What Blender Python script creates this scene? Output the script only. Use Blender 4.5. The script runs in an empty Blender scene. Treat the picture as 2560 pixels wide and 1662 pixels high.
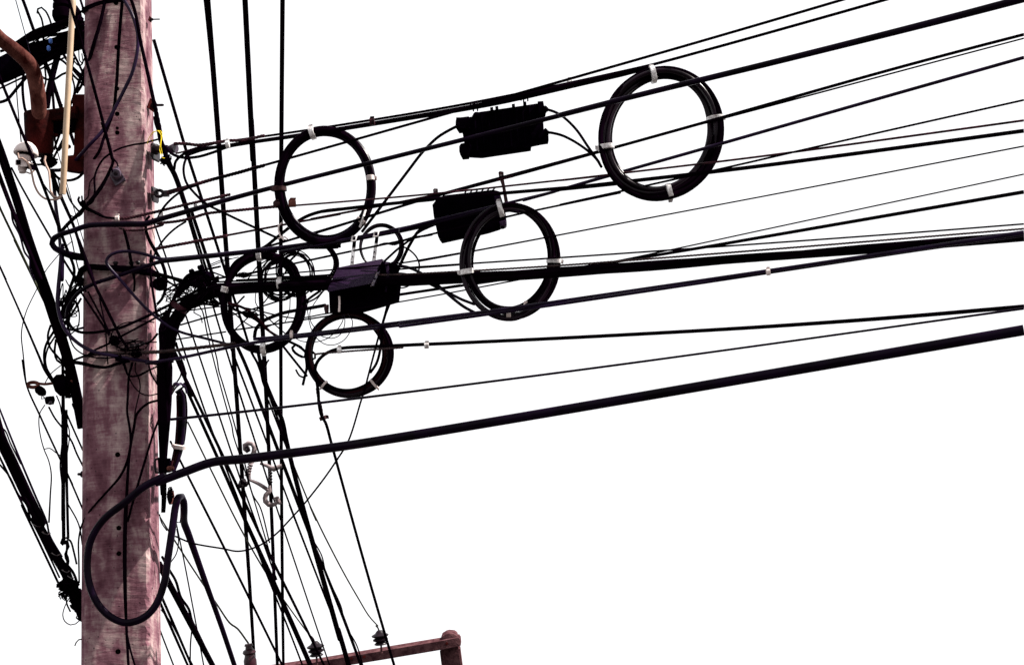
import bpy, math, random
from mathutils import Vector, Matrix
C = bpy.context
S = C.scene
# ---------------------------------------------------------------- camera
F = 3300.0                       # focal length in photo pixels (photo 2560 x 1662)
CAMZ = 1.65
cd = bpy.data.cameras.new('camera'); cam = bpy.data.objects.new('camera', cd)
S.collection.objects.link(cam); S.camera = cam
cd.sensor_width = 36.0; cd.sensor_fit = 'HORIZONTAL'; cd.lens = F/2560*36.0
cd.clip_start = 0.05; cd.clip_end = 2000
MC = Matrix.Translation((0, 0, CAMZ)) @ Matrix.Rotation(math.radians(90+20), 4, 'X') @ Matrix.Rotation(math.radians(-6.3), 4, 'Z')
cam.matrix_world = MC
# ---------------------------------------------------------------- sky and sun
SUN = Vector((0.66, -0.15, 0.76)).normalized()
w = bpy.data.worlds.new('World'); S.world = w; w.use_nodes = True
wt = w.node_tree; wt.nodes.clear()
sky = wt.nodes.new('ShaderNodeTexSky'); sky.sky_type = 'NISHITA'; sky.sun_disc = False
sky.sun_elevation = math.asin(SUN.z); sky.sun_rotation = math.atan2(SUN.x, SUN.y)
sky.dust_density = 1.0; sky.air_density = 1.0; sky.ozone_density = 1.0
hs = wt.nodes.new('ShaderNodeHueSaturation'); hs.inputs['Saturation'].default_value = 0.12
hs.inputs['Value'].default_value = 1.0
bg = wt.nodes.new('ShaderNodeBackground'); bg.inputs['Strength'].default_value = 0.15
wo = wt.nodes.new('ShaderNodeOutputWorld')
wt.links.new(sky.outputs[0], hs.inputs['Color']); ev = wt.nodes.new('ShaderNodeMixRGB'); ev.blend_type = 'DARKEN'; ev.inputs[0].default_value = 1.0; ev.inputs[2].default_value = (2.7, 2.7, 2.75, 1)   # even white overcast veil
wt.links.new(hs.outputs[0], ev.inputs[1]); wt.links.new(ev.outputs[0], bg.inputs[0]); wt.links.new(bg.outputs[0], wo.inputs[0])
ld = bpy.data.lights.new('sun', 'SUN'); ld.energy = 5.0; ld.angle = math.radians(0.6); ld.color = (1, .95, .88)
lo = bpy.data.objects.new('sun', ld); S.collection.objects.link(lo)
lo.rotation_euler = SUN.to_track_quat('Z', 'Y').to_euler()
S.view_settings.view_transform = 'Standard'; S.view_settings.look = 'None'
S.view_settings.exposure = 1.55; S.view_settings.gamma = 1.0
S.render.engine = 'CYCLES'

# ---------------------------------------------------------------- materials
def mat(name, col, rough=.6, spec=.3, metal=0.0, var=None, scale=8.0, bump=0.0, bscale=60.0, stretch=None):
    m = bpy.data.materials.new(name); m.use_nodes = True; nt = m.node_tree
    b = nt.nodes['Principled BSDF']; L = nt.links
    b.inputs['Base Color'].default_value = (*col, 1); b.inputs['Roughness'].default_value = rough
    b.inputs['Specular IOR Level'].default_value = spec; b.inputs['Metallic'].default_value = metal
    tc = nt.nodes.new('ShaderNodeTexCoord'); co = tc.outputs['Object']
    if stretch:
        mp = nt.nodes.new('ShaderNodeMapping'); mp.inputs['Scale'].default_value = stretch
        L.new(co, mp.inputs[0]); co = mp.outputs[0]
    if var:
        n = nt.nodes.new('ShaderNodeTexNoise'); n.inputs['Scale'].default_value = scale; n.inputs['Detail'].default_value = 6; n.inputs['Roughness'].default_value = .65
        L.new(co, n.inputs['Vector'])
        r = nt.nodes.new('ShaderNodeValToRGB'); r.color_ramp.elements[0].position = .36; r.color_ramp.elements[1].position = .64
        r.color_ramp.elements[0].color = (*col, 1); r.color_ramp.elements[1].color = (*var, 1)
        L.new(n.outputs['Fac'], r.inputs[0]); L.new(r.outputs[0], b.inputs['Base Color'])
    if bump:
        n = nt.nodes.new('ShaderNodeTexNoise'); n.inputs['Scale'].default_value = bscale; n.inputs['Detail'].default_value = 4
        L.new(co, n.inputs['Vector'])
        bp = nt.nodes.new('ShaderNodeBump'); bp.inputs['Strength'].default_value = bump; bp.inputs['Distance'].default_value = .01
        L.new(n.outputs['Fac'], bp.inputs['Height']); L.new(bp.outputs[0], b.inputs['Normal'])
    return m
M = {
 'k': mat('black_rubber', (.0008, .0003, .0008), .5, .0, var=(.003, .0008, .003), scale=5),
 'g': mat('glossy_black_sheath', (.0012, .0002, .0016), .22, .04, var=(.005, .0007, .008), scale=7),  # purple rims and highlights are mixed into the black sheath colour
 'p': mat('purple_sheen_sheath', (.003, .0007, .005), .3, .08, var=(.012, .003, .022), scale=7),  # purple sheen on lit cables, put into the base colour
 'c': mat('coiled_sheath', (.0015, .0003, .0012), .25, .09, var=(.006, .0008, .005), scale=9),
 'r': mat('dark_red_sheath', (.006, .0003, .001), .4, .05, var=(.022, .0008, .004), scale=8),
 'n': mat('green_tinged_wire', (.010, .012, .004), .6, .05, var=(.018, .02, .008), scale=5),  # green colour fringing hinted at in the wire colour
 't': mat('tarnished_strand', (.003, .001, .0015), .55, .06, 0, var=(.05, .012, .02), scale=30),
 'rope': mat('galvanised_strand', (.008, .003, .004), .45, .15, .2, var=(.04, .02, .02), scale=40),
 's': mat('steel_band', (.32, .28, .28), .4, .5, .25, var=(.85, .83, .83), scale=45, bump=.3, bscale=90),
 'b': mat('dull_bracket_metal', (.006, .002, .003), .6, .1, .0, var=(.05, .018, .02), scale=30, bump=.3),
 'y': mat('yellow_twine', (.85, .62, .02), .7, .1),
 'w': mat('white_plastic', (.50, .41, .40), .45, .3, var=(.60, .52, .50), scale=14),
 'wc': mat('cream_cable', (.30, .20, .165), .5, .2),
 'wt': mat('pale_tie', (.60, .50, .48), .5, .2),
 'pvc': mat('cream_pvc', (.34, .235, .155), .5, .3, var=(.40, .285, .195), scale=10),
 'rust': mat('rusty_paint', (.024, .0022, .0015), .8, .05, var=(.125, .045, .036), scale=11, bump=.5, bscale=40, stretch=(1, 1, .55)),
 'drust': mat('dark_rust', (.0022, .0002, .0003), .85, .03, var=(.04, .0045, .004), scale=7, bump=.4, bscale=40),
 'box': mat('black_abs', (.0006, .0002, .0008), .6, .0, var=(.0014, .0005, .002), scale=20, bump=.2),
 'lid': mat('purple_black_abs', (.0075, .0018, .011), .6, .05, var=(.0115, .003, .0165), scale=25, bump=.25, bscale=150),
 'grey': mat('grey_porcelain', (.025, .017, .027), .35, .3, var=(.07, .05, .075), scale=30),
 'dgrey': mat('dark_porcelain', (.002, .0007, .002), .35, .12, var=(.008, .003, .006), scale=30),
 'brn': mat('brown_porcelain', (.01, .001, .003), .3, .25, var=(.022, .003, .007), scale=10),
 'zinc': mat('weathered_zinc', (.10, .075, .08), .6, .2, .1, var=(.24, .19, .195), scale=22),
 'blue': mat('blue_plastic', (.03, .10, .34), .5, .3),
 'far': mat('weathered_crossarm', (.03, .011, .014), .9, .0, var=(.085, .040, .043), scale=14, bump=.5, bscale=50),
 'gnd': mat('ground_asphalt', (.045, .043, .043), .9, .2, var=(.06, .057, .055), scale=1.5, bump=.3, bscale=30),
}
def concrete():
    m = bpy.data.materials.new('cast_concrete'); m.use_nodes = True; nt = m.node_tree; L = nt.links; N = nt.nodes.new
    b = nt.nodes['Principled BSDF']; b.inputs['Roughness'].default_value = .9; b.inputs['Specular IOR Level'].default_value = .15
    tc = N('ShaderNodeTexCoord')
    def noise(sc, det, rough, vec, dist=0):
        n = N('ShaderNodeTexNoise'); n.inputs['Scale'].default_value = sc; n.inputs['Detail'].default_value = det
        n.inputs['Roughness'].default_value = rough; n.inputs['Distortion'].default_value = dist; L.new(vec, n.inputs['Vector']); return n.outputs['Fac']
    def mp(scale, rot=(0, 0, 0)):
        q = N('ShaderNodeMapping'); q.inputs['Scale'].default_value = scale; q.inputs['Rotation'].default_value = rot; L.new(tc.outputs['Object'], q.inputs[0]); return q.outputs[0]
    def math_(op, a, b_):
        q = N('ShaderNodeMath'); q.operation = op
        for i, x in enumerate((a, b_)):
            if hasattr(x, 'links'): L.new(x, q.inputs[i])
            else: q.inputs[i].default_value = x
        return q.outputs[0]
    # fine trowel strokes: thin, almost level, bent by a slow warp
    wv = N('ShaderNodeVectorMath'); wv.operation = 'ADD'
    sl = N('ShaderNodeTexNoise'); sl.inputs['Scale'].default_value = 3.2; sl.inputs['Detail'].default_value = 2; L.new(tc.outputs['Object'], sl.inputs['Vector'])
    sc_ = N('ShaderNodeVectorMath'); sc_.operation = 'SCALE'; sc_.inputs['Scale'].default_value = .07; L.new(sl.outputs['Color'], sc_.inputs[0])
    L.new(tc.outputs['Object'], wv.inputs[0]); L.new(sc_.outputs[0], wv.inputs[1])
    st = N('ShaderNodeMapping'); st.inputs['Scale'].default_value = (10, 10, 105); st.inputs['Rotation'].default_value = (0, .2, 0); L.new(wv.outputs[0], st.inputs[0])
    strokes = noise(1.0, 5, .7, st.outputs[0])
    big = noise(3.2, 6, .62, mp((2.6, 1.6, .8), (0, .6, 0)), .5)
    mid = noise(14, 5, .65, mp((1, 1, 1)))
    pits = N('ShaderNodeTexVoronoi'); pits.inputs['Scale'].default_value = 26; L.new(tc.outputs['Object'], pits.inputs['Vector'])
    pr = N('ShaderNodeValToRGB'); pr.color_ramp.elements[0].position = .055; pr.color_ramp.elements[1].position = .12; L.new(pits.outputs['Distance'], pr.inputs[0])
    f = math_('ADD', math_('MULTIPLY', strokes, .27), math_('ADD', math_('MULTIPLY', big, .80), math_('MULTIPLY', mid, .45)))
    cr = N('ShaderNodeValToRGB'); e = cr.color_ramp.elements
    e[0].position = .58; e[0].color = (.048, .011, .020, 1); e[1].position = .94; e[1].color = (.35, .26, .25, 1)
    q = e.new(.75); q.color = (.145, .064, .082, 1)
    L.new(f, cr.inputs[0])
    mx = N('ShaderNodeMixRGB'); mx.blend_type = 'MULTIPLY'; mx.inputs[0].default_value = .75
    L.new(cr.outputs[0], mx.inputs[1]); L.new(pr.outputs[0], mx.inputs[2]); L.new(mx.outputs[0], b.inputs['Base Color'])
    h = math_('ADD', math_('MULTIPLY', strokes, 1.0), math_('ADD', math_('MULTIPLY', mid, .5), math_('MULTIPLY', pr.outputs[0], .5)))
    bp = N('ShaderNodeBump'); bp.inputs['Strength'].default_value = .4; bp.inputs['Distance'].default_value = .005
    L.new(h, bp.inputs['Height']); L.new(bp.outputs[0], b.inputs['Normal'])
    return m
M['conc'] = concrete()

# ---------------------------------------------------------------- geometry helpers
WM = 1.04                       # sheath thickness against the surveyed edge-to-edge widths
def dp(v):                         # distance of the pole's front face at image height v
    return 1.0/((1-v/1662.0)/6.80 + (v/1662.0)/5.95)
R3 = MC.to_3x3(); CX = R3 @ Vector((1, 0, 0)); CY = R3 @ Vector((0, 1, 0)); CF = R3 @ Vector((0, 0, -1)); CO = MC.translation.copy()
def P(u, v, off=0.0):
    d = dp(v)+off
    return CO + CF*d + CX*((u-1280)*d/F) + CY*((831-v)*d/F)
K = 3.862
TILES = {'A': (0, 0, K), 'B': (0, 300, K), 'C': (0, 600, K), 'D': (0, 900, K), 'E': (0, 1262, K), 'F': (350, 300, K), 'G': (350, 600, K),
         'H': (350, 900, K), 'I': (350, 1262, K), 'J': (700, 500, K), 'K': (700, 800, K), 'L': (1050, 200, K), 'M': (1400, 120, K),
         'N': (1000, 450, K), 'O': (700, 1262, K), 'P': (1900, 0, 2.926), 'Q': (1900, 450, 2.926), 'R': (350, 0, K), 'Z': (0, 0, .9297)}
def path(s):
    """survey string -> [(u, v, off)] ; '@x' gives metres behind the pole's front face, interpolated between marks"""
    out = []; t = None; sw_ = set()
    for tok in s.replace(';', ' ').split():
        if tok[0].isalpha(): t = TILES[tok[0]]; sw_.add(len(out)); continue
        o = None
        if '@' in tok: tok, o = tok.split('@'); o = float(o)
        x, y = map(float, tok.split(',')); out.append([t[0]+x/t[2], t[1]+y/t[2], o])
    k = 1
    while k < len(out):                       # two readings of the same spot from neighbouring survey tiles: keep their mean
        d = math.hypot(out[k][0]-out[k-1][0], out[k][1]-out[k-1][1])
        if k in sw_ and d < 22 or d < .8:
            o = out[k][2] if out[k][2] is not None else out[k-1][2]
            out[k-1] = [(out[k][0]+out[k-1][0])/2, (out[k][1]+out[k-1][1])/2, o]; out.pop(k); sw_ = {x-1 if x > k else x for x in sw_ if x != k}
        else: k += 1
    for _ in range(3):                        # take small reading errors out of runs that are nearly straight
        for k in range(1, len(out)-1):
            a, b, c = out[k-1], out[k], out[k+1]
            l1 = math.hypot(b[0]-a[0], b[1]-a[1]); l2 = math.hypot(c[0]-b[0], c[1]-b[1])
            if min(l1, l2) < 18 or l1+l2 < 90: continue
            an = abs((math.degrees(math.atan2(c[1]-b[1], c[0]-b[0])-math.atan2(b[1]-a[1], b[0]-a[0]))+180) % 360-180)
            if an < 9:
                t_ = l1/(l1+l2); f_ = .55
                b[0] += (a[0]+(c[0]-a[0])*t_-b[0])*f_; b[1] += (a[1]+(c[1]-a[1])*t_-b[1])*f_
    if out[0][2] is None: out[0][2] = next((p[2] for p in out if p[2] is not None), 0.0)
    if out[-1][2] is None: out[-1][2] = next(p[2] for p in reversed(out) if p[2] is not None)
    i = 0
    while i < len(out)-1:
        j = i+1
        while out[j][2] is None: j += 1
        ls = [0]
        for k in range(i, j): ls.append(ls[-1]+math.hypot(out[k+1][0]-out[k][0], out[k+1][1]-out[k][1]))
        for k in range(i+1, j): out[k][2] = out[i][2]+(out[j][2]-out[i][2])*ls[k-i]/max(ls[-1], 1e-6)
        i = j
    return [tuple(p) for p in out]
def smooth(pts, step=9.0):
    if len(pts) == 2:
        a, b = pts; n = max(2, int(math.dist(a[:2], b[:2])/60))
        return [tuple(a[k]+(b[k]-a[k])*i/n for k in range(3)) for i in range(n+1)]
    q = [tuple(2*pts[0][k]-pts[1][k] for k in range(3))]+list(pts)+[tuple(2*pts[-1][k]-pts[-2][k] for k in range(3))]
    out = []
    for i in range(1, len(q)-2):
        p0, p1, p2, p3 = q[i-1:i+3]
        def dd(a, b): return max(math.hypot(a[0]-b[0], a[1]-b[1])**.5, .05)
        t0 = 0; t1 = t0+dd(p0, p1); t2 = t1+dd(p1, p2); t3 = t2+dd(p2, p3)
        L_ = math.hypot(p1[0]-p2[0], p1[1]-p2[1]); n = max(1, min(14, int(L_/step)))
        for s in range(n):
            t = t1+(t2-t1)*s/n; r = []
            for k in range(3):
                A1 = ((t1-t)*p0[k]+(t-t0)*p1[k])/(t1-t0); A2 = ((t2-t)*p1[k]+(t-t1)*p2[k])/(t2-t1); A3 = ((t3-t)*p2[k]+(t-t2)*p3[k])/(t3-t2)
                B1 = ((t2-t)*A1+(t-t0)*A2)/(t2-t0); B2 = ((t3-t)*A2+(t-t1)*A3)/(t3-t1)
                r.append(((t2-t)*B1+(t-t1)*B2)/(t2-t1))
            out.append(tuple(r))
    out.append(tuple(pts[-1])); return out
def on_plane(pts, a, b, c):
    """give every (u, v) the depth that puts it on the plane through three (u, v, off) points"""
    A_, B_, C_ = P(*a), P(*b), P(*c); n = (B_-A_).cross(C_-A_); out = []
    for u, v in pts:
        r = CF+CX*((u-1280)/F)+CY*((831-v)/F); t = (A_-CO).dot(n)/r.dot(n); out.append((u, v, t-dp(v)))
    return out
class MB:
    def __init__(s): s.v = []; s.f = []; s.cyl = False
    def tube(s, pts, rad, n=8, caps=True):
        m = len(pts); s.cyl = True
        if m < 2: return
        T = []
        for i in range(m):
            d = pts[min(i+1, m-1)]-pts[max(i-1, 0)]
            T.append(d.normalized() if d.length > 1e-9 else (T[-1] if T else Vector((0, 0, 1))))
        a = T[0].orthogonal().normalized(); base = len(s.v)
        for i in range(m):
            a = (a-T[i]*a.dot(T[i])).normalized(); b = T[i].cross(a)
            r = rad[i] if isinstance(rad, list) else rad
            for k in range(n):
                an = 2*math.pi*k/n; s.v.append(pts[i]+(a*math.cos(an)+b*math.sin(an))*r)
        for i in range(m-1):
            for k in range(n):
                k2 = (k+1) % n; s.f.append((base+i*n+k, base+i*n+k2, base+(i+1)*n+k2, base+(i+1)*n+k))
        if caps:
            s.f.append(tuple(base+k for k in reversed(range(n)))); s.f.append(tuple(base+(m-1)*n+k for k in range(n)))
    def cable(s, spec, w, step=7.0, n=None, jit=0.0):
        """spec: list of (u,v,off); w px or (w0,w1,...)"""
        q = smooth(spec, step); m = len(q); W = [x*WM+.7 for x in w] if isinstance(w, (tuple, list)) else (w*WM+.7, w*WM+.7)
        pts = [P(*a) for a in q]; rad = []
        for i, a in enumerate(q):
            t = i/(m-1)*(len(W)-1); k = min(int(t), len(W)-2); ww = W[k]+(W[k+1]-W[k])*(t-k)
            if jit: ww *= 1+random.uniform(-jit, jit)
            rad.append(ww*.5*(dp(a[1])+a[2])/F)
        s.tube(pts, rad, n or (8 if max(W) < 6 else 10 if max(W) < 11 else 16))
    def twist(s, spec, w, pitch=22.0, strands=3, fr=.5, rr=.56):
        q = smooth(spec, 3.0); ph = 0; res = [([], []) for _ in range(strands)]
        W = w if isinstance(w, (tuple, list)) else (w, w); m = len(q)
        # resample evenly
        out = [q[0]]; acc = 0
        for a, b in zip(q, q[1:]):
            L_ = math.hypot(b[0]-a[0], b[1]-a[1]); n = max(1, int(L_/3.0))
            for i in range(1, n+1): out.append(tuple(a[k]+(b[k]-a[k])*i/n for k in range(3)))
        m = len(out); prev = out[0]
        for i, a in enumerate(out):
            nx = out[min(i+1, m-1)]; pv = out[max(i-1, 0)]
            tu, tv = nx[0]-pv[0], nx[1]-pv[1]; L_ = math.hypot(tu, tv) or 1; nu, nv = -tv/L_, tu/L_
            ph += 2*math.pi*math.hypot(a[0]-prev[0], a[1]-prev[1])/pitch; prev = a
            t = i/max(1, m-1)*(len(W)-1); k = min(int(t), len(W)-2); ww = W[k]+(W[k+1]-W[k])*(t-k)
            for j in range(strands):
                an = ph+2*math.pi*j/strands; r = ww*.5*fr; sc = (dp(a[1])+a[2])/F
                res[j][0].append(P(a[0]+nu*r*math.cos(an), a[1]+nv*r*math.cos(an), a[2]+r*sc*math.sin(an))); res[j][1].append(ww*.5*rr*sc)
        for p_, r_ in res: s.tube(p_, r_, 7)
    def prism(s, pts, thick, bev=0.0):
        """pts [(u,v,off)] front outline; extruded away from the camera by thick metres; bev px inset for a soft front edge"""
        n = len(pts); cu = sum(p[0] for p in pts)/n; cv = sum(p[1] for p in pts)/n; base = len(s.v)
        area = sum(pts[i][0]*pts[(i+1) % n][1]-pts[(i+1) % n][0]*pts[i][1] for i in range(n))
        if area < 0: pts = pts[::-1]
        rings = []
        if bev:
            def ins(p):
                L_ = math.hypot(p[0]-cu, p[1]-cv) or 1; return (p[0]-(p[0]-cu)/L_*bev, p[1]-(p[1]-cv)/L_*bev, p[2])
            rings.append([ins(p) for p in pts])
            rings.append([(p[0], p[1], p[2]+bev*1.0*dp(p[1])/F) for p in pts])
        else: rings.append(list(pts))
        last = [P(*p)+CF*thick for p in pts]
        for r in rings: s.v += [P(*p) for p in r]
        s.v += last; nr = len(rings)+1
        s.f.append(tuple(base+i for i in range(n)))
        for k in range(nr-1):
            for i in range(n):
                j = (i+1) % n; s.f.append((base+k*n+i, base+(k+1)*n+i, base+(k+1)*n+j, base+k*n+j))
        s.f.append(tuple(base+(nr-1)*n+i for i in reversed(range(n))))
    def lathe(s, a, b, prof, n=20):
        """a,b (u,v,off) ends of the axis; prof [(t, radius px)]"""
        A_, B_ = P(*a), P(*b); ax = (B_-A_); L_ = ax.length; ax.normalize(); o = ax.orthogonal().normalized(); q = ax.cross(o); base = len(s.v)
        sc = (dp(a[1])+a[2])/F
        for t, r in prof:
            for k in range(n):
                an = 2*math.pi*k/n; s.v.append(A_+ax*(L_*t)+(o*math.cos(an)+q*math.sin(an))*(max(r, .01)*sc))
        for i in range(len(prof)-1):
            for k in range(n):
                k2 = (k+1) % n; s.f.append((base+i*n+k, base+i*n+k2, base+(i+1)*n+k2, base+(i+1)*n+k))
        s.f.append(tuple(base+k for k in reversed(range(n)))); s.f.append(tuple(base+(len(prof)-1)*n+k for k in range(n)))
    def strap(s, u, v, off, ang, across, along, depth, n=20):
        """metal band wrapped round a bundle: an oval ring, hollow look from its ends hidden by what it holds"""
        ca, sa = math.cos(math.radians(ang)), math.sin(math.radians(ang)); sc = (dp(v)+off)/F; base = len(s.v); o = P(u, v, off)
        ex = (CX*ca+CY*sa); ey = (CX*-sa+CY*ca)     # ex: along the cable, ey: across it
        for t, g in ((-.5, .94), (-.46, 1), (.46, 1), (.5, .94)):
            for k in range(n):
                an = 2*math.pi*k/n; c, q = math.cos(an), math.sin(an)
                c = math.copysign(abs(c)**.7, c); q = math.copysign(abs(q)**.7, q)
                s.v.append(o+ex*(t*along*sc)+ey*(c*across*.5*g*sc)-CF*(q*depth*.5*g*sc))
        for i in range(3):
            for k in range(n):
                k2 = (k+1) % n; s.f.append((base+i*n+k, base+i*n+k2, base+(i+1)*n+k2, base+(i+1)*n+k))
        s.f.append(tuple(base+k for k in reversed(range(n)))); s.f.append(tuple(base+3*n+k for k in range(n)))
        # folded tail of the band
        bx = len(s.v); tu = u-ca*0+sa*0; e = o+ey*(across*.5*sc)
        for (x, y, z) in ((-.5, 0, -1), (.5, 0, -1), (.6, 5, -2), (-.2, 6, -2), (-.5, 0, 3), (.5, 0, 3), (.6, 5, 2), (-.2, 6, 2)):
            s.v.append(e+ex*(x*along*sc)+ey*(y*sc)+CF*(z*sc))
        for q in ((0, 1, 2, 3), (7, 6, 5, 4), (0, 4, 5, 1), (1, 5, 6, 2), (2, 6, 7, 3), (3, 7, 4, 0)): s.f.append(tuple(bx+i for i in q))
    def build(s, name, m, parent=None, smooth_=True):
        me = bpy.data.meshes.new(name)
        if parent is not None: org = parent.location.copy()
        else: org = sum(s.v, Vector())/len(s.v); lowest = min(s.v, key=lambda p: p.z); org = lowest.copy()
        me.from_pydata([tuple(v-org) for v in s.v], [], s.f); me.update()
        if smooth_: me.shade_smooth() if hasattr(me, 'shade_smooth') else None
        if smooth_:
            cyl = s.cyl
            try: me.set_sharp_from_angle(angle=math.radians(80 if cyl else 38))
            except Exception: pass
        me.materials.append(M[m] if isinstance(m, str) else m)
        o = bpy.data.objects.new(name, me); S.collection.objects.link(o)
        if parent is None: o.location = org
        else: o.parent = parent
        return o
def tag(o, label, cat, group=None):
    o['label'] = label; o['category'] = cat
    if group: o['group'] = group
    return o
def thing(name, label, cat, at, group=None):
    o = bpy.data.objects.new(name, None); S.collection.objects.link(o); o.location = P(*at); o.empty_display_size = .1
    return tag(o, label, cat, group)
def sub(mb, name, m, root, par=None, sm=True):
    o = mb.build(name, m, root, sm)
    if par is not None: o.parent = par; o.matrix_parent_inverse = Matrix.Identity(4)
    return o
# one cable = one mesh, or an Empty with its cable, its helical grips and its clips as parts
def cable(name, label, spec, w, m='k', group=None, cat='cable', grips=(), clips=(), twist=None, jit=0.0):
    sp = path(spec); mb = MB()
    if twist: mb.twist(sp, w, twist)
    else: mb.cable(sp, w, jit=jit)
    if not grips and not clips: return tag(mb.build(name, m), label, cat, group)
    low = min(sp, key=lambda p: -p[1]); r = thing(name, label, cat, low, group)
    sub(mb, 'strand', m, r)
    for g in grips:
        gm = MB(); gm.twist(path(g[0]), g[1], g[2] if len(g) > 2 else 22); sub(gm, 'helical_grip', g[3] if len(g) > 3 else 't', r)
    for c in clips:          # (tile spec point, angle, across, along, material)
        (u, v, o), = path(c[0]); cm = MB(); cm.strap(u, v, o, c[1], c[2], c[3], c[2]*.9); sub(cm, 'steel_clip', c[4] if len(c) > 4 else 's', r)
    return r
def bundle(name, label, spec, width, n, sw, m='k', group=None, seed=1, clips=(), cat='cable bundle', mats=None, dspread=1.0):
    """n cables lashed side by side along one line; each cable is a part"""
    rnd = random.Random(seed); sp = smooth(path(spec), 14); low = max(sp, key=lambda p: p[1]); r = thing(name, label, cat, low, group)
    W = width if isinstance(width, (tuple, list)) else (width, width)
    for i in range(n):
        ph = rnd.uniform(0, 6.28); fq = rnd.uniform(.004, .012); b0 = (-1+2*(i+.5)/n); s_ = 0; q = []; dz = rnd.uniform(-1, 1)
        for j, a in enumerate(sp):
            nx = sp[min(j+1, len(sp)-1)]; pv = sp[max(j-1, 0)]; tu, tv = nx[0]-pv[0], nx[1]-pv[1]; L_ = math.hypot(tu, tv) or 1
            s_ += math.hypot(a[0]-pv[0], a[1]-pv[1]) if j else 0
            t = j/(len(sp)-1)*(len(W)-1); k = min(int(t), len(W)-2); ww = W[k]+(W[k+1]-W[k])*(t-k)
            o = (b0+.28*math.sin(s_*fq+ph)) * max(ww-sw, 0)*.5
            o = max(-(ww-sw)*.5, min((ww-sw)*.5, o)); sc = (dp(a[1])+a[2])/F
            q.append((a[0]-tv/L_*o, a[1]+tu/L_*o, a[2]+sc*dspread*(dz*sw*.7+sw*.5*math.cos(s_*fq*1.3+ph))))
        mb = MB(); pts = [P(*x) for x in q]; mb.tube(pts, [sw*.5*(dp(x[1])+x[2])/F for x in q], 8)
        sub(mb, 'cable', (mats[i % len(mats)] if mats else m), r)
    for c in clips:
        (u, v, o), = path(c[0]); cm = MB(); cm.strap(u, v, o, c[1], c[2], c[3], c[2]*.9); sub(cm, 'steel_clip', c[4] if len(c) > 4 else 's', r)
    return r
def coil(label, cu, cv, rx, ry, tilt, band, turns, sw, off, m='k', seed=1, clips=(), group='coils of spare cable', loose=.35, mats=None, egg=0.0, bandf=None, tails=()):
    rnd = random.Random(seed); r = thing('cable_coil', label, 'coil', (cu, cv+ry, off), group)
    ct, st = math.cos(math.radians(tilt)), math.sin(math.radians(tilt))
    def at(th, o, z):
        rr = 1+egg*math.cos(2*th+.8)
        x = (rx*rr+o)*math.cos(th); y = (ry*rr+o)*math.sin(th)
        return (cu+x*ct-y*st, cv+x*st+y*ct, off+z)
    bw = lambda th: band*(bandf(th) if bandf else 1.0)
    groups = {}
    nseg = 72; offs = [(-1+2*(i+.5)/turns) for i in range(turns)]; rnd.shuffle(offs)
    mm = mats or [m]
    per = {}
    for i in range(turns): per.setdefault(mm[i % len(mm)], []).append(i)
    for mk, idx in per.items():
        mb = MB()
        for i in idx:
            ph = rnd.uniform(0, 6.28); ph2 = rnd.uniform(0, 6.28); zz = rnd.uniform(-1, 1); pts = []; rad = []; sag = rnd.uniform(0, sw*.55); shx = rnd.uniform(-.3, .3)*sw
            for k in range(nseg+1):
                th = 2*math.pi*k/nseg; fade = math.sin(math.pi*k/nseg)**.3 if k not in (0, nseg) else 0
                q = offs[i]+loose*(math.sin(th+ph)*.7+math.sin(2*th+ph2)*.4)
                q = max(-1, min(1, q)); a = at(th, q*(bw(th)-sw)*.5, (zz*.6+.5*math.sin(th*1+ph2))*sw*1.6*dp(cv)/F)
                a = (a[0]+shx*abs(math.cos(th)), a[1]+sag*max(0, math.sin(th-.35))**2, a[2])
                pts.append(P(*a)); rad.append(sw*.5*(dp(a[1])+a[2])/F)
            mb.tube(pts, rad, 8, caps=False)
        sub(mb, 'cable_loops', mk, r)
    for c in clips:        # (angle deg on the coil, band along, material, extra across)
        th = math.radians(c[0]); a = at(th, 0, 0); b = at(th+.02, 0, 0); ang = math.degrees(math.atan2(-(b[1]-a[1]), b[0]-a[0]))
        cm = MB(); cm.strap(a[0], a[1], a[2]-.004, ang, bw(th)+(c[3] if len(c) > 3 else 3), c[1], 4.4*sw+2)
        sub(cm, 'steel_clip', c[2] if len(c) > 2 else 's', r)
    for t_, w_ in tails:
        tm = MB(); tm.cable(path(t_), w_); sub(tm, 'cable_tail', mm[0], r)
    return r
def tangle(name, label, cat, u, v, ru, rv, off, n, w_, m='k', seed=1, group=None, root=None, depth=.06, slope=0.0):
    rnd = random.Random(seed); mb = MB()
    for i in range(n):
        q = []; k = rnd.randint(4, 7); a0 = rnd.uniform(0, 6.28)
        for j in range(k):
            an = a0+rnd.uniform(.9, 2.3)*j; rr = rnd.uniform(.25, 1)
            q.append((u+ru*rr*math.cos(an), v+rv*rr*math.sin(an)+slope*ru*rr*math.cos(an), off+rnd.uniform(-depth, depth)))
        mb.cable(q, w_*rnd.uniform(.7, 1.3), step=5)
    if root is not None: return sub(mb, name, m, root)
    return tag(mb.build(name, m), label, cat, group)
# ================================================================ ground
g = MB()
for i in range(41):
    for j in range(41): g.v.append(Vector(((i-20)*15, (j-20)*15+60, 0)))
for i in range(40):
    for j in range(40): a = i*41+j; g.f.append((a, a+41, a+42, a+1))
go = g.build('ground', 'gnd'); go['kind'] = 'structure'

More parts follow.
